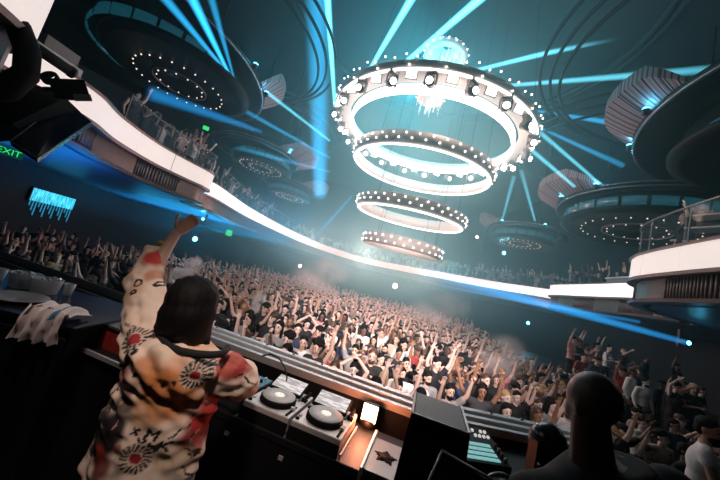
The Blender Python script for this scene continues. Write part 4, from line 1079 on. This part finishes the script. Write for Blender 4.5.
def slot(o, m, i=0):
    o.material_slots[i].link = 'OBJECT'; o.material_slots[i].material = m
PROTO = {}
def child(key, name, me, parent):
    o = bpy.data.objects.new(name, me); COL.objects.link(o); o.parent = parent
    return o
PEOPLE = []
def person(x, y, z, pose, hair, shirt, skin, rz=0, k=1.0, hairc='black', trousers='black', label=None, group=None):
    P = PM[pose]
    o = bpy.data.objects.new('person', P['body']); COL.objects.link(o)
    o.location = (x, y, z); o.rotation_euler = (0, 0, rz); o.scale = (k, k, k)
    slot(o, SKIN[skin])
    s = child('s', 'shirt', P['shirt'], o); slot(s, CLOTH[shirt])
    t = child('t', 'trousers', P['trousers'], o); slot(t, CLOTH[trousers])
    if hair:
        h = child('h', 'cap' if hair == 'cap' else 'hair', HM[hair], o); slot(h, HAIRC[hairc]); h.matrix_local = P['Hm']
    tag(o, label, 'person', group)
    PEOPLE.append((x, y))
    return o, P
RN = random.Random(21)
def style(female_pose):
    hair = RN.choice(['long', 'long', 'bob', 'bun', 'curly'] if female_pose else ['short', 'short', 'short', 'beard', 'cap', 'curly'])
    shirt = RN.choices(['black', 'charcoal', 'white', 'grey', 'beige', 'navy', 'red', 'pink'], [34, 14, 16, 11, 9, 7, 3, 5])[0]
    skin = RN.choices(['pale', 'tan', 'brown', 'dark'], [42, 34, 16, 8])[0]
    hc = RN.choices(['black', 'brown', 'blond'], [60, 28, 12])[0]
    return hair, shirt, skin, hc
def desc(hair, shirt, pose, hc):
    return '%s person in %s top, %s' % (HWORD[hair], shirt, POSES[pose][0])
PHONES = []
def give_phone(P, o, label):
    el = V((-.178, 0, 1.40)) + V(phone(-1)[0]); wr = el + V(phone(-1)[1])
    p = o.matrix_basis @ V((0, wr.y - .03, wr.z + .10))
    t = thing('phone', label, 'phone', p, o.rotation_euler.z, 'phones held up in the crowd')
    MB().box((0, 0, 0), (.082, .010, .16), (-.15, 0, 0)).build('case', M['gloss'], t, .003)
    MB().box((0, .0065, .001), (.072, .003, .145), (-.15, 0, 0)).build('screen', M['phonescreen'], t)
M['phonescreen'] = mat('phone_screen', (.4, .4, .45), .3, emit=(.75, .85, 1), power=.8, vary=0)
def inview(p, mg=14):
    q = pix(p)
    return q is not None and -mg < q[0] < 720 + mg and -mg < q[1] < 480 + mg

# ---- people picked out in the photograph
def at_head(u, v, y, k=1.0): return at(u, v, y) - V((0, 0, 1.62 * k))
def picked(u, v, y, pose, hair, shirt, skin, rz, label, hairc='black', z=None, k=1.0, group='crowd on the dance floor'):
    p = at(u, v, y); zz = floor_z(p.x, p.y) if z is None else z
    return person(p.x, p.y, zz, pose, hair, shirt, skin, rz, k, hairc, 'black', label, group)
picked(449, 388, 5.3, 3, 'beard', 'grey', 'tan', .25, 'bearded man in grey T-shirt with one fist raised, behind the loudspeaker')
picked(373, 396, 4.6, 9, 'long', 'black', 'pale', 0, 'long-haired woman in front row raising one open hand high over the rail')
picked(396, 392, 4.75, 0, 'short', 'black', 'pale', .1, 'front row person lifting both open hands over the rail left of speaker')
picked(419, 402, 4.6, 10, 'bob', 'charcoal', 'tan', .1, 'front row person with both slim arms up just left of the loudspeaker')
picked(505, 408, 5.0, 8, 'long', 'white', 'pale', .3, 'long-haired woman in white top with hands at chest near the console')
picked(552, 372, 8.2, 6, 'short', 'black', 'tan', .2, 'man in black top standing left of the bald man, facing the stage')
picked(641, 416, 6.6, 8, 'curly', 'white', 'pale', .3, 'curly-haired woman in white shirt right of the bald man, hands at chest', 'brown')
picked(649, 401, 7.6, 6, 'short', 'beige', 'brown', .3, 'man in beige top standing behind the curly-haired woman in white shirt')
picked(622, 386, 8.4, 6, 'short', 'black', 'tan', .35, 'man in black jacket right of the bald head')
q_ = at(704, 428, 3.35)
struct('floor_riser', MB().box((4.6, 3.35, (q_.z - 1.62) / 2), (2.6, 1.3, q_.z - 1.63)), M['floor'])
picked(704, 428, 3.35, 8, 'beard', 'white', 'brown', .7, 'large bearded man in white T-shirt at lower right edge, turned aside', z=q_.z - 1.62)
# ---- rows on the dance floor, counted from the stage
WORD = ['front', 'second', 'third', 'fourth', 'fifth', 'sixth', 'seventh', 'eighth', 'ninth', 'tenth', 'eleventh', 'twelfth']
NROW = 10
def row_y(k, x): return 4.75 + .60 * k - .16 * min(x - .7, 0) * .8 + .10 * max(x - .7, 0)
for k in range(NROW):
    cand = []
    x = -5.4 + .3 * (k % 2)
    while x < 1.36 * row_y(k, 6) and x < 9.6:
        xx, yy = x + RN.uniform(-.10, .10), row_y(k, x) + RN.uniform(-.13, .13)
        x += .60 + .006 * k
        if not inview((xx, yy, 1.75)) or any((xx - a) ** 2 + (yy - b) ** 2 < .22 for a, b in PEOPLE[:10]): continue
        cand.append((xx, yy))
    cand.sort(key=lambda c: pix((c[0], c[1], 1.6))[0])
    for i, (xx, yy) in enumerate(cand):
        pose = RN.choices(range(11), [6, 4, 8, 7, 13, 4, 22, 7, 18, 7, 4])[0]
        fem = POSES[pose][4]
        hair, shirt, skin, hc = style(fem)
        lb = '%s, %s from left in %s row' % (desc(hair, shirt, pose, hc), ordinal(i + 1), WORD[k])
        o, P = person(xx, yy, floor_z(xx, yy), pose, hair, shirt, skin, RN.uniform(-.45, .35) + .03 * xx, RN.uniform(.93, 1.07), hc,
                      RN.choice(['black', 'charcoal', 'navy']), lb, 'crowd on the dance floor')
        if pose == 4 and k < 8:
            give_phone(P, o, 'lit phone held up by %s person, %s from left in %s crowd row' % (HWORD[hair], ordinal(i + 1), WORD[k]))
# ---- under the left balcony
cand = []
for k in range(7):
    for i in range(9):
        xx, yy = -6.3 - .85 * i + RN.uniform(-.25, .25) - .1 * k, 5.6 + 1.15 * k + .22 * i + RN.uniform(-.25, .25)
        if xx > -13.6 and inview((xx, yy, 1.7), 4) and pix((xx, yy, 1.6))[0] < 190: cand.append((xx, yy))
cand.sort(key=lambda c: pix((c[0], c[1], 1.6))[0]); cand = cand[:40]
for i, (xx, yy) in enumerate(cand):
    pose = RN.choice([0, 2, 3, 4, 6, 7, 8, 9]); hair, shirt, skin, hc = style(POSES[pose][4])
    if shirt in ('white', 'pink'): shirt = 'charcoal'
    person(xx, yy, 0, pose, hair, shirt, skin, RN.uniform(.2, .9), RN.uniform(.94, 1.05), hc, 'black',
           '%s, %s from left under left balcony' % (desc(hair, shirt, pose, hc), ordinal(i + 1)), 'people under the left balcony')
# ---- on the right-hand terraces
spots = [(632, 374, 8.9, 6, 'white'), (608, 348, 11.6, 8, 'white'), (586, 354, 11.2, 4, 'beige'), (570, 360, 11, 0, 'pink'), (661, 386, 9.0, 6, 'black'), (683, 398, 8.6, 8, 'charcoal'),
         (668, 402, 8.3, 7, 'black'), (700, 403, 8.7, 6, 'black'), (645, 366, 11.5, 6, 'black'), (675, 380, 11, 2, 'black'), (622, 356, 12.5, 7, 'charcoal'), (596, 356, 13, 10, 'grey'), (576, 352, 13.5, 9, 'white')]
for i, (u, v, y, pose, shirt) in enumerate(sorted(spots)):
    p = at(u, v, y); hair, _, skin, hc = style(POSES[pose][4])
    z = max(floor_z(p.x, p.y), 0)
    person(p.x, p.y, z, pose, hair, shirt, skin, .4 + RN.uniform(-.2, .3), RN.uniform(.96, 1.05), hc, 'black',
           '%s, %s from left on the right terrace' % (desc(hair, shirt, pose, hc), ordinal(i + 1)), 'people on the right terrace')
# ---- on the balcony
def along(path, specs, where, off0, grp):
    N = normals(path); L = []
    for i in specs:
        q = path[min(i, len(path) - 1)] - N[min(i, len(path) - 1)] * (off0 + RN.uniform(0, .5)); n = N[min(i, len(path) - 1)]
        if inview((q.x, q.y, 6.6), 2): L.append((q, n))
    L.sort(key=lambda c: pix((c[0].x, c[0].y, 6.6))[0])
    for i, (q, n) in enumerate(L):
        pose = RN.choice([0, 1, 3, 4, 5, 6, 8, 9]); hair, shirt, skin, hc = style(POSES[pose][4])
        person(q.x, q.y, 5.0, pose, hair, shirt, skin, math.atan2(n.x, -n.y) + RN.uniform(-.5, .3), RN.uniform(.94, 1.04), hc, 'black',
               '%s, %s from left on %s' % (desc(hair, shirt, pose, hc), ordinal(i + 1), where), grp)
along(P_NEARLEFT, range(22, 62, 3), 'near left balcony', .55, 'people on the near left balcony')
along(P_FARLEFT, range(6, 60, 5), 'far left balcony', .6, 'people on the far left balcony')
along(P_MIDRIGHT, (10, 14, 18, 23, 28, 33, 38), 'middle right balcony', .7, 'people on the middle right balcony')
along(P_FARRIGHT, range(4, 52, 6), 'far right balcony', .6, 'people on the far right balcony')
along(P_NEARRIGHT, (16, 21), 'nearest right balcony', .6, 'people on the nearest right balcony')
NPEOPLE = len(PEOPLE)

# ---- the DJ, seen from behind
def world_xz(u, v, y=1.36):
    p = at(u, v, y); return p.x, p.z
def build_dj():
    J, B, T = MB(), MB(), MB()
    X, Y_ = V((1, 0, 0)), V((0, 1, 0))
    yc = 1.49
    secs = [(1.88, -.690, .215, .145), (1.98, -.690, .232, .160), (2.12, -.690, .232, .162), (2.26, -.684, .226, .156), (2.38, -.675, .224, .150), (2.47, -.662, .215, .135), (2.535, -.672, .165, .110), (2.575, -.676, .10, .085)]
    J.loft([(V((x, yc + .02 * (z > 2.4), z)), X * rx, Y_ * ry) for z, x, rx, ry in secs], 28)
    lsh, lel, lcu, lwr = V((-.845, 1.52, 2.475)), at(145, 283, 1.70), at(154, 255, 1.78), at(176, 233, 1.86)
    rsh, rel, rcu, rwr = V((-.50, 1.51, 2.46)), at(237, 379, 1.60), at(247, 384, 1.86), at(249, 380, 2.02)
    J.cap(V((-.74, yc, 2.44)), lsh, .11, .112, 16, 4).cap(lsh, lel, .110, .088, 16, 4).cap(lel, lcu, .086, .056, 16, 4)
    J.cap(V((-.60, yc, 2.44)), rsh, .11, .108, 16, 4).cap(rsh, rel, .108, .098, 16, 4).cap(rel, rcu, .098, .066, 16, 4)
    # hood lying on the back, and folds
    J.ell((-.655, 1.375, 2.455), (.175, .075, .105), 20, 12, Euler((.25, .08, 0)).to_matrix())
    J.ell((-.60, 1.39, 2.50), (.14, .08, .06), 16, 10); J.ell((-.74, 1.41, 2.50), (.12, .08, .06), 16, 10)
    core = lambda u, v, y=1.36: world_xz(u, v, y)
    suns = [(core(134, 341, 1.42), .060), (core(199, 373, 1.36), .052), (core(135, 459, 1.33), .058), (core(128, 322, 1.45), .030)]
    blobs = [((174, 390), .11, (.66, .20, .035), .9), ((155, 368), .06, (.64, .22, .05), .75), ((190, 352), .05, (.80, .42, .24), .6), ((150, 410), .06, (.70, .34, .14), .7), ((131, 328), .055, (.50, .05, .025), .8), ((222, 372), .060, (.50, .045, .025), .9), ((232, 380), .035, (.42, .03, .02), .8), ((216, 352), .028, (.55, .08, .03), .7),
             ((122, 374), .055, (.20, .025, .02), .9), ((134, 388), .03, (.30, .04, .03), .7), ((196, 428), .055, (.50, .015, .018), .95), ((186, 445), .05, (.42, .015, .018), .9), ((203, 412), .045, (.46, .02, .02), .9), ((107, 436), .075, (.010, .010, .012), .98), ((97, 428), .06, (.012, .010, .012), .95), ((103, 462), .05, (.22, .02, .015), .9), ((88, 448), .05, (.02, .012, .012), .9), ((125, 445), .022, (.30, .03, .03), .8), ((205, 455), .04, (.05, .015, .015), .85),
             ((118, 425), .05, (.012, .010, .012), .95), ((98, 455), .04, (.30, .02, .015), .8), ((160, 410), .045, (.50, .20, .08), .6), ((170, 462), .06, (.55, .38, .22), .5), ((128, 403), .045, (.03, .015, .015), .8)]
    sleeve_blobs = [((154, 258), .055, (.55, .03, .02), .95), ((150, 290), .05, (.62, .36, .22), .5), ((131, 322), .035, (.34, .02, .02), .9), ((158, 276), .030, (.58, .17, .08), .7)]
    def flat(lst, y): return [(V((at(*uv, y).x, at(*uv, y).z)), r, V(k), s_) for uv, r, k, s_ in lst]
    blobs, sleeve_blobs = flat(blobs, 1.36), flat(sleeve_blobs, 1.70)
    def seg(p, a, b):
        if abs(p.x - a.x) + abs(p.y - a.y) > .12: return 9
        t = max(0, min(1, (p - a).dot(b - a) / (b - a).length_squared)); return (p - a - (b - a) * t).length
    strokes = []
    def letter(u, v, sc, lines):
        c = V(core(u, v, 1.33)); k = .0062 * sc
        for (x0, y0), (x1, y1) in lines: strokes.append((c + V((x0 * k + .25 * y0 * k, y0 * k)), c + V((x1 * k + .25 * y1 * k, y1 * k)), .0062 * sc ** .5))
    LM = [((-3, -3), (-3, 3)), ((-3, 3), (0, 0)), ((0, 0), (3, 3)), ((3, 3), (3, -3))]
    LX = [((-3, -3), (3, 3)), ((-3, 3), (3, -3))]
    LK = [((-3, -3), (-3, 3)), ((-3, 0), (3, 3)), ((-1, 0), (3, -3))]
    letter(151, 436, 1.0, LM); letter(140, 444, .8, LX); letter(150, 449, .8, LM); letter(161, 449, .9, LK); letter(135, 432, .6, LX)
    arc = [core(*q) for q in ((138, 352), (140, 362), (143, 371), (150, 378), (160, 382), (170, 382), (182, 378))]
    dots = [(V(q), .013 if i < 4 else .009) for i, q in enumerate(arc)]
    scr = []
    rn = random.Random(8)
    for (u, v) in ((122, 405), (114, 392), (105, 415), (196, 420), (190, 440), (200, 405), (97, 440), (184, 458), (120, 420), (225, 385), (230, 376)):
        p = V(core(u, v)); a = rn.random() * 6
        for i in range(9):
            q = p + V((math.cos(a), math.sin(a))) * .017; scr.append((p, q, .0035)); p = q; a += rn.uniform(-1.1, 1.3)
    curls = [(V((at(*uv, 1.66).x, at(*uv, 1.66).z)), r) for uv, r in (((146, 283), .016), ((147, 292), .010), ((160, 284), .010), ((161, 274), .008))]
    def paint(me):
        ca = me.color_attributes.new('pattern', 'FLOAT_COLOR', 'POINT'); out = []
        for vtx in me.vertices:
            co = vtx.co; p = V((co.x, co.z)); w = V((noise.noise(co * 9), noise.noise(co * 9 + V((7, 3, 1))))) * .018
            c = V((.88, .68, .55)) * (1 + .10 * noise.noise(co * 14)); pw = p + w
            sl = co.z > 2.58 or co.y > 1.60
            for (q, r, k, s_) in (sleeve_blobs if sl else blobs):
                d = (pw - q).length / r
                if d > 1.25: continue
                f = max(0, min(1, (1.25 - d) / .5)) * s_; c = c.lerp(k, f)
            if not sl:
                for a, b, r in scr:
                    if seg(pw, a, b) < r: c = V((.012, .010, .012)) if (a.x * 977) % 1 > .35 else V((.55, .30, .24))
                for a, b, r in strokes:
                    if seg(p, a, b) < r: c = V((.012, .012, .014))
                for q, r in dots:
                    if (p - q).length < r: c = V((.012, .012, .014))
                for (q, r) in suns:
                    d = p - V(q); L = d.length; a = math.atan2(d.y, d.x)
                    if L < r * .36: c = V((.36, .02, .03))
                    elif L < r and (a * 18 / (2 * PI) + L / r * .8) % 1 < .52 and L > r * .46: c = V((.012, .012, .014))
                    elif L < r * 1.04: c = V((.68, .52, .42))
            else:
                # small black print on the raised sleeve
                for q, r in curls:
                    if abs((p - q).length - r) < .005: c = V((.012, .012, .014))
            out += [c.x, c.y, c.z, 1]
        ca.data.foreach_set('color', out)
        # crumpled cloth
        moved = []
        for co, n in [(vtx.co.copy(), vtx.normal.copy()) for vtx in me.vertices]:
            d = .009 * noise.noise(V((co.x * 7, co.y * 7, co.z * 11))) + .013 * (.6 - 2 * abs(noise.noise(V((co.x * 5 + co.z * 4, co.y * 6, co.z * 10))))) + .011 * noise.noise(V((co.x * 19, co.y * 19, co.z * 24 + 5)))
            d += .011 * math.sin((co.z * 1.0 + co.x * .6) * 75 + 4 * noise.noise(co * 5)) * max(0, noise.noise(co * 4 + V((3, 0, 0))) + .25)
            moved += list(co + n * d)
        me.vertices.foreach_set('co', moved)
    jm = bpy.data.materials.new('printed_jacket'); jm.use_nodes = True; b = jm.node_tree.nodes['Principled BSDF']; b.inputs['Roughness'].default_value = .8
    a_ = jm.node_tree.nodes.new('ShaderNodeAttribute'); a_.attribute_name = 'pattern'; jm.node_tree.links.new(a_.outputs['Color'], b.inputs['Base Color'])
    jacket = remesh(J, 'jacket', .0062, 1.0, [jm], 4, paint)
    # body
    hc = at(193, 304, 1.50)
    Hm = Matrix.Translation(hc) @ Euler((0, 0, PI - .30)).to_matrix().to_4x4()
    head_shapes(B, Hm)
    B.cap(V((-.675, 1.49, 2.50)), hc - V((0, 0, .08)), .058, .054, 12, 3)
    B.loft([(V((x, yc, z)), X * rx * .78, Y_ * ry * .74) for z, x, rx, ry in secs], 20)
    for s, hip in ((-1, -.785), (1, -.595)):
        B.cap(V((hip, 1.49, 1.98)), V((hip + s * .02, 1.51, 1.55)), .085, .06, 12, 3).cap(V((hip + s * .02, 1.51, 1.55)), V((hip + s * .03, 1.47, 1.14)), .058, .04, 12, 3)
        B.cap(V((hip + s * .03, 1.46, 1.10)), V((hip + s * .05, 1.63, 1.085)), .04, .034, 10, 3)
        T.cap(V((hip, 1.49, 1.98)), V((hip + s * .02, 1.51, 1.55)), .115, .085, 14, 3).cap(V((hip + s * .02, 1.51, 1.55)), V((hip + s * .03, 1.475, 1.14)), .083, .065, 14, 3)
    T.ell((-.69, 1.49, 1.97), (.20, .135, .13), 18, 10)
    B.cap(lsh, lel, .05, .042, 10, 3).cap(lel, lwr, .045, .029, 12, 3).cap(rsh, rel, .05, .042, 10, 3).cap(rel, rwr, .043, .029, 12, 3)
    hd = (at(193, 220, 1.90) - lwr).normalized()
    hand(B, lwr, hd, V((.1, -.4, -.9)), V((-.3, -.3, .9)), .42, .06, 1.0)
    hand(B, rwr, V((-.15, .9, -.25)), V((0, 0, -1)), V((-1, 0, 0)), .5, .08, 1.0)
    body = remesh(B, 'person_body', .0062, .5, [SKIN['tan'], M['eye'], M['lip']], 2, face_paint(Hm))
    o = bpy.data.objects.new('person', body); COL.objects.link(o)
    tag(o, 'DJ seen from behind in cream printed jacket, left arm raised over the booth', 'person')
    child('j', 'jacket', jacket, o)
    child('t', 'trousers', remesh(T, 'trousers', .014, .5, [CLOTH['black']], 2), o)
    H = MB()
    H.ell(hc + V((0, -.012, .020)), (.114, .128, .118), 20, 14); H.ell(hc + V((.01, -.025, -.04)), (.118, .120, .125), 20, 14); H.ell(hc + V((.0, -.045, -.06)), (.112, .095, .11), 18, 12)
    H.ell(hc + V((.065, -.03, -.10)), (.060, .075, .085), 14, 10); H.ell(hc + V((-.055, -.045, -.10)), (.055, .065, .070), 14, 10); H.cap(hc + V((.085, -.01, -.08)), hc + V((.105, .02, -.19)), .040, .022, 12, 3)
    hair = remesh(H, 'hair', .008, .6, [HAIRC['black']], 3)
    moved = []
    for c, n in [(vtx.co.copy(), vtx.normal.copy()) for vtx in hair.vertices]: moved += list(c + n * .005 * noise.noise(V((c.x * 60, c.y * 60, c.z * 8))))
    hair.vertices.foreach_set('co', moved)
    child('h', 'hair', hair, o)
    # black collar band round the neck and wrist band
    pts = [at(157, 326, 1.50), at(160, 336, 1.43), at(168, 346, 1.375), at(180, 351, 1.345), at(195, 354, 1.335), at(210, 355, 1.345), at(222, 354, 1.38), at(228, 348, 1.45)]
    mb = MB().tube(pts, .016, 10); child('c', 'collar_band', mb.mesh('collar_band', [CLOTH['black']]), o)
    d = (lwr - lcu).normalized(); x = d.orthogonal().normalized(); y = d.cross(x); c = lcu.lerp(lwr, .42)
    wb = MB().loft([(c - d * .012, x * .036, y * .036), (c - d * .008, x * .041, y * .041), (c + d * .008, x * .041, y * .041), (c + d * .012, x * .036, y * .036)], 18)
    M['band'] = mat('wrist_band', (.35, .36, .10), .5)
    child('w', 'wrist_band', wb.mesh('wrist_band', [M['band']]), o)
build_dj()

# ---- the bald man at the light console
def build_bald():
    B, S, T = MB(), MB(), MB(); X, Y_ = V((1, 0, 0)), V((0, 1, 0))
    hc = at(590, 403, 1.15); bx = hc.x + .10; by = 1.16
    Hm = Matrix.Translation(hc) @ Euler((-.06, .10, PI + .25)).to_matrix().to_4x4() @ Matrix.Scale(.93, 4)
    head_shapes(B, Hm)
    B.ell(Hm @ V((0, .012, .025)), (.074, .089, .094), 18, 14, Euler((0, 0, PI + .25)).to_matrix())
    B.cap(V((bx - .04, by, 2.56)), hc - V((0, .01, .05)), .076, .058, 16, 4)
    secs = [(1.98, .19, .13), (2.15, .195, .135), (2.32, .22, .145), (2.46, .24, .14), (2.56, .215, .115), (2.635, .12, .085)]
    tl = lambda z: V((1, 0, .26 * max(0, min(1, (z - 2.1) / .35)))).normalized()
    B.loft([(V((bx, by, z)), tl(z) * rx * .92, Y_ * ry * .9) for z, rx, ry in secs], 22)
    S.loft([(V((bx, by, z)), tl(z) * (rx + .022), Y_ * (ry + .02)) for z, rx, ry in secs], 26)
    for s in (-1, 1):
        sh = V((bx + s * .245, by, 2.515 + s * .07)); el = V((bx + s * .31, by + .10, 2.22 + s * .06)); wr = V((bx + s * .13, by + .36, 2.15))
        B.cap(sh, el, .062, .050, 12, 3).cap(el, wr, .048, .032, 12, 3)
        S.cap(V((bx + s * .1, by, 2.48)), sh, .10, .088, 14, 4).cap(sh, sh.lerp(el, .8), .088, .078, 14, 4)
        hand(B, wr, (wr - el), V((0, 0, -1)), V((-s, 0, 0)), .6, .06)
        hip, kn, an = V((bx + s * .095, by, 1.98)), V((bx + s * .11, by + .02, 1.55)), V((bx + s * .115, by - .02, 1.14))
        B.cap(hip, kn, .09, .062, 12, 3).cap(kn, an, .06, .04, 12, 3).cap(an, an + V((s * .02, .17, -.05)), .04, .036, 10, 3)
        T.cap(hip, kn, .11, .08, 14, 3).cap(kn, an, .078, .06, 14, 3)
    T.ell((bx, by, 1.97), (.195, .145, .12), 18, 10)
    o = bpy.data.objects.new('person', remesh(B, 'person_body', .008, .4, [M['deepskin'], M['eye'], M['lip']], 3, face_paint(Hm))); COL.objects.link(o)
    tag(o, 'bald man in black shirt seen from behind at the light console', 'person')
    child('s', 'shirt', remesh(S, 'shirt', .012, .6, [CLOTH['black']], 3), o)
    child('t', 'trousers', remesh(T, 'trousers', .014, .5, [CLOTH['black']], 2), o)
M['deepskin'] = mat('skin_deep', (.075, .040, .028), .42, vary=.06)
build_bald()

# ---- the rest of the crowd, far down the hall, as one mass
def mass():
    lows = []
    for P in PM:
        vs, fs, mi = [], [], []
        for key, slot_i, ratio in (('body', 0, .10), ('shirt', 2, .12)):
            o = bpy.data.objects.new('tmp', P[key]); COL.objects.link(o)
            d = o.modifiers.new('d', 'DECIMATE'); d.ratio = ratio
            dg = bpy.context.evaluated_depsgraph_get(); me = bpy.data.meshes.new_from_object(o.evaluated_get(dg)); bpy.data.objects.remove(o)
            me.calc_loop_triangles()
            off = sum(len(v) for v in vs)
            v = np.empty(len(me.vertices) * 3, 'f'); me.vertices.foreach_get('co', v); vs.append(v.reshape(-1, 3))
            f = np.empty(len(me.loop_triangles) * 3, 'i'); me.loop_triangles.foreach_get('vertices', f); f = f.reshape(-1, 3) + off
            fs.append(f); mi.append(np.full(len(f), slot_i))
        hm = MB().ell((0, .022, .05), (.083, .097, .084), 8, 6).mesh('tmp'); hm.transform(P['Hm']); hm.calc_loop_triangles()
        off = sum(len(v) for v in vs)
        v = np.empty(len(hm.vertices) * 3, 'f'); hm.vertices.foreach_get('co', v); vs.append(v.reshape(-1, 3))
        f = np.empty(len(hm.loop_triangles) * 3, 'i'); hm.loop_triangles.foreach_get('vertices', f); fs.append(f.reshape(-1, 3) + off); mi.append(np.full(len(hm.loop_triangles), 1))
        V_, F_, M_ = np.vstack(vs), np.vstack(fs), np.concatenate(mi)
        keep = (V_[F_][:, :, 2].mean(1) > .75); lows.append((V_, F_[keep], M_[keep]))
    R2 = random.Random(9); AV, AF, AM, off = [], [], [], 0
    pts = []
    k = NROW
    while True:
        y0 = row_y(k, 0)
        if y0 > 27: break
        x = -9.5 + R2.random() * .4
        while x < 10.5:
            yy = row_y(k, max(x, -6)) * 1.0 + R2.uniform(-.2, .2)
            if (x > -8 or yy < 20) and not (x > 8 and yy < 21): pts.append((x + R2.uniform(-.15, .15), yy, 0))
            x += .62 + .012 * (k - NROW)
        k += 1
    for pa, n in ((P_FARRIGHT, 60), (P_CENTRE, 110), (P_FARLEFT, 30), (P_MIDRIGHT, 8)):
        N = normals(pa)
        for i in range(n):
            j = R2.randrange(2, len(pa) - 2); q = pa[j] - N[j] * (1.5 + R2.random() * 1.8); pts.append((q.x, q.y, 5.0))
    for x, y, z in pts:
        if not inview((x, y, z + 1.7), 20): continue
        V_, F_, M_ = R2.choices(lows, [6, 4, 8, 7, 13, 5, 18, 8, 16, 8, 5])[0]; a = R2.uniform(-.5, .5) + (.0 if z < 1 else math.atan2(CH.x - x, -(4 - y))); s = R2.uniform(.93, 1.06)
        c, n = math.cos(a), math.sin(a)
        X = V_ @ np.array([[c, n, 0], [-n, c, 0], [0, 0, 1]]) * s + np.array([x, y, z])
        mm = M_.copy(); mm[mm == 2] = 2 + R2.choices(range(5), [44, 14, 18, 12, 12])[0]; mm[mm == 0] = R2.choice([0, 0, 7])
        AV.append(X); AF.append(F_ + off); AM.append(mm); off += len(V_)
    AV, AF, AM = np.vstack(AV), np.vstack(AF), np.concatenate(AM)
    me = bpy.data.meshes.new('crowd'); me.vertices.add(len(AV)); me.vertices.foreach_set('co', AV.astype('f').ravel())
    me.loops.add(len(AF) * 3); me.loops.foreach_set('vertex_index', AF.astype('i').ravel())
    me.polygons.add(len(AF)); me.polygons.foreach_set('loop_start', np.arange(0, len(AF) * 3, 3, dtype='i'))
    for m in (SKIN['pale'], HAIRC['black'], CLOTH['black'], CLOTH['charcoal'], CLOTH['white'], CLOTH['beige'], CLOTH['grey'], SKIN['tan']): me.materials.append(m)
    me.polygons.foreach_set('material_index', AM.astype('i')); me.polygons.foreach_set('use_smooth', np.ones(len(AF), dtype=bool))
    me.update(); me.validate()
    o = bpy.data.objects.new('crowd', me); COL.objects.link(o)
    tag(o, 'dense distant crowd filling the hall beyond the nearer rows, arms up', 'crowd', None, 'stuff')
mass()
print('PEOPLE', NPEOPLE)
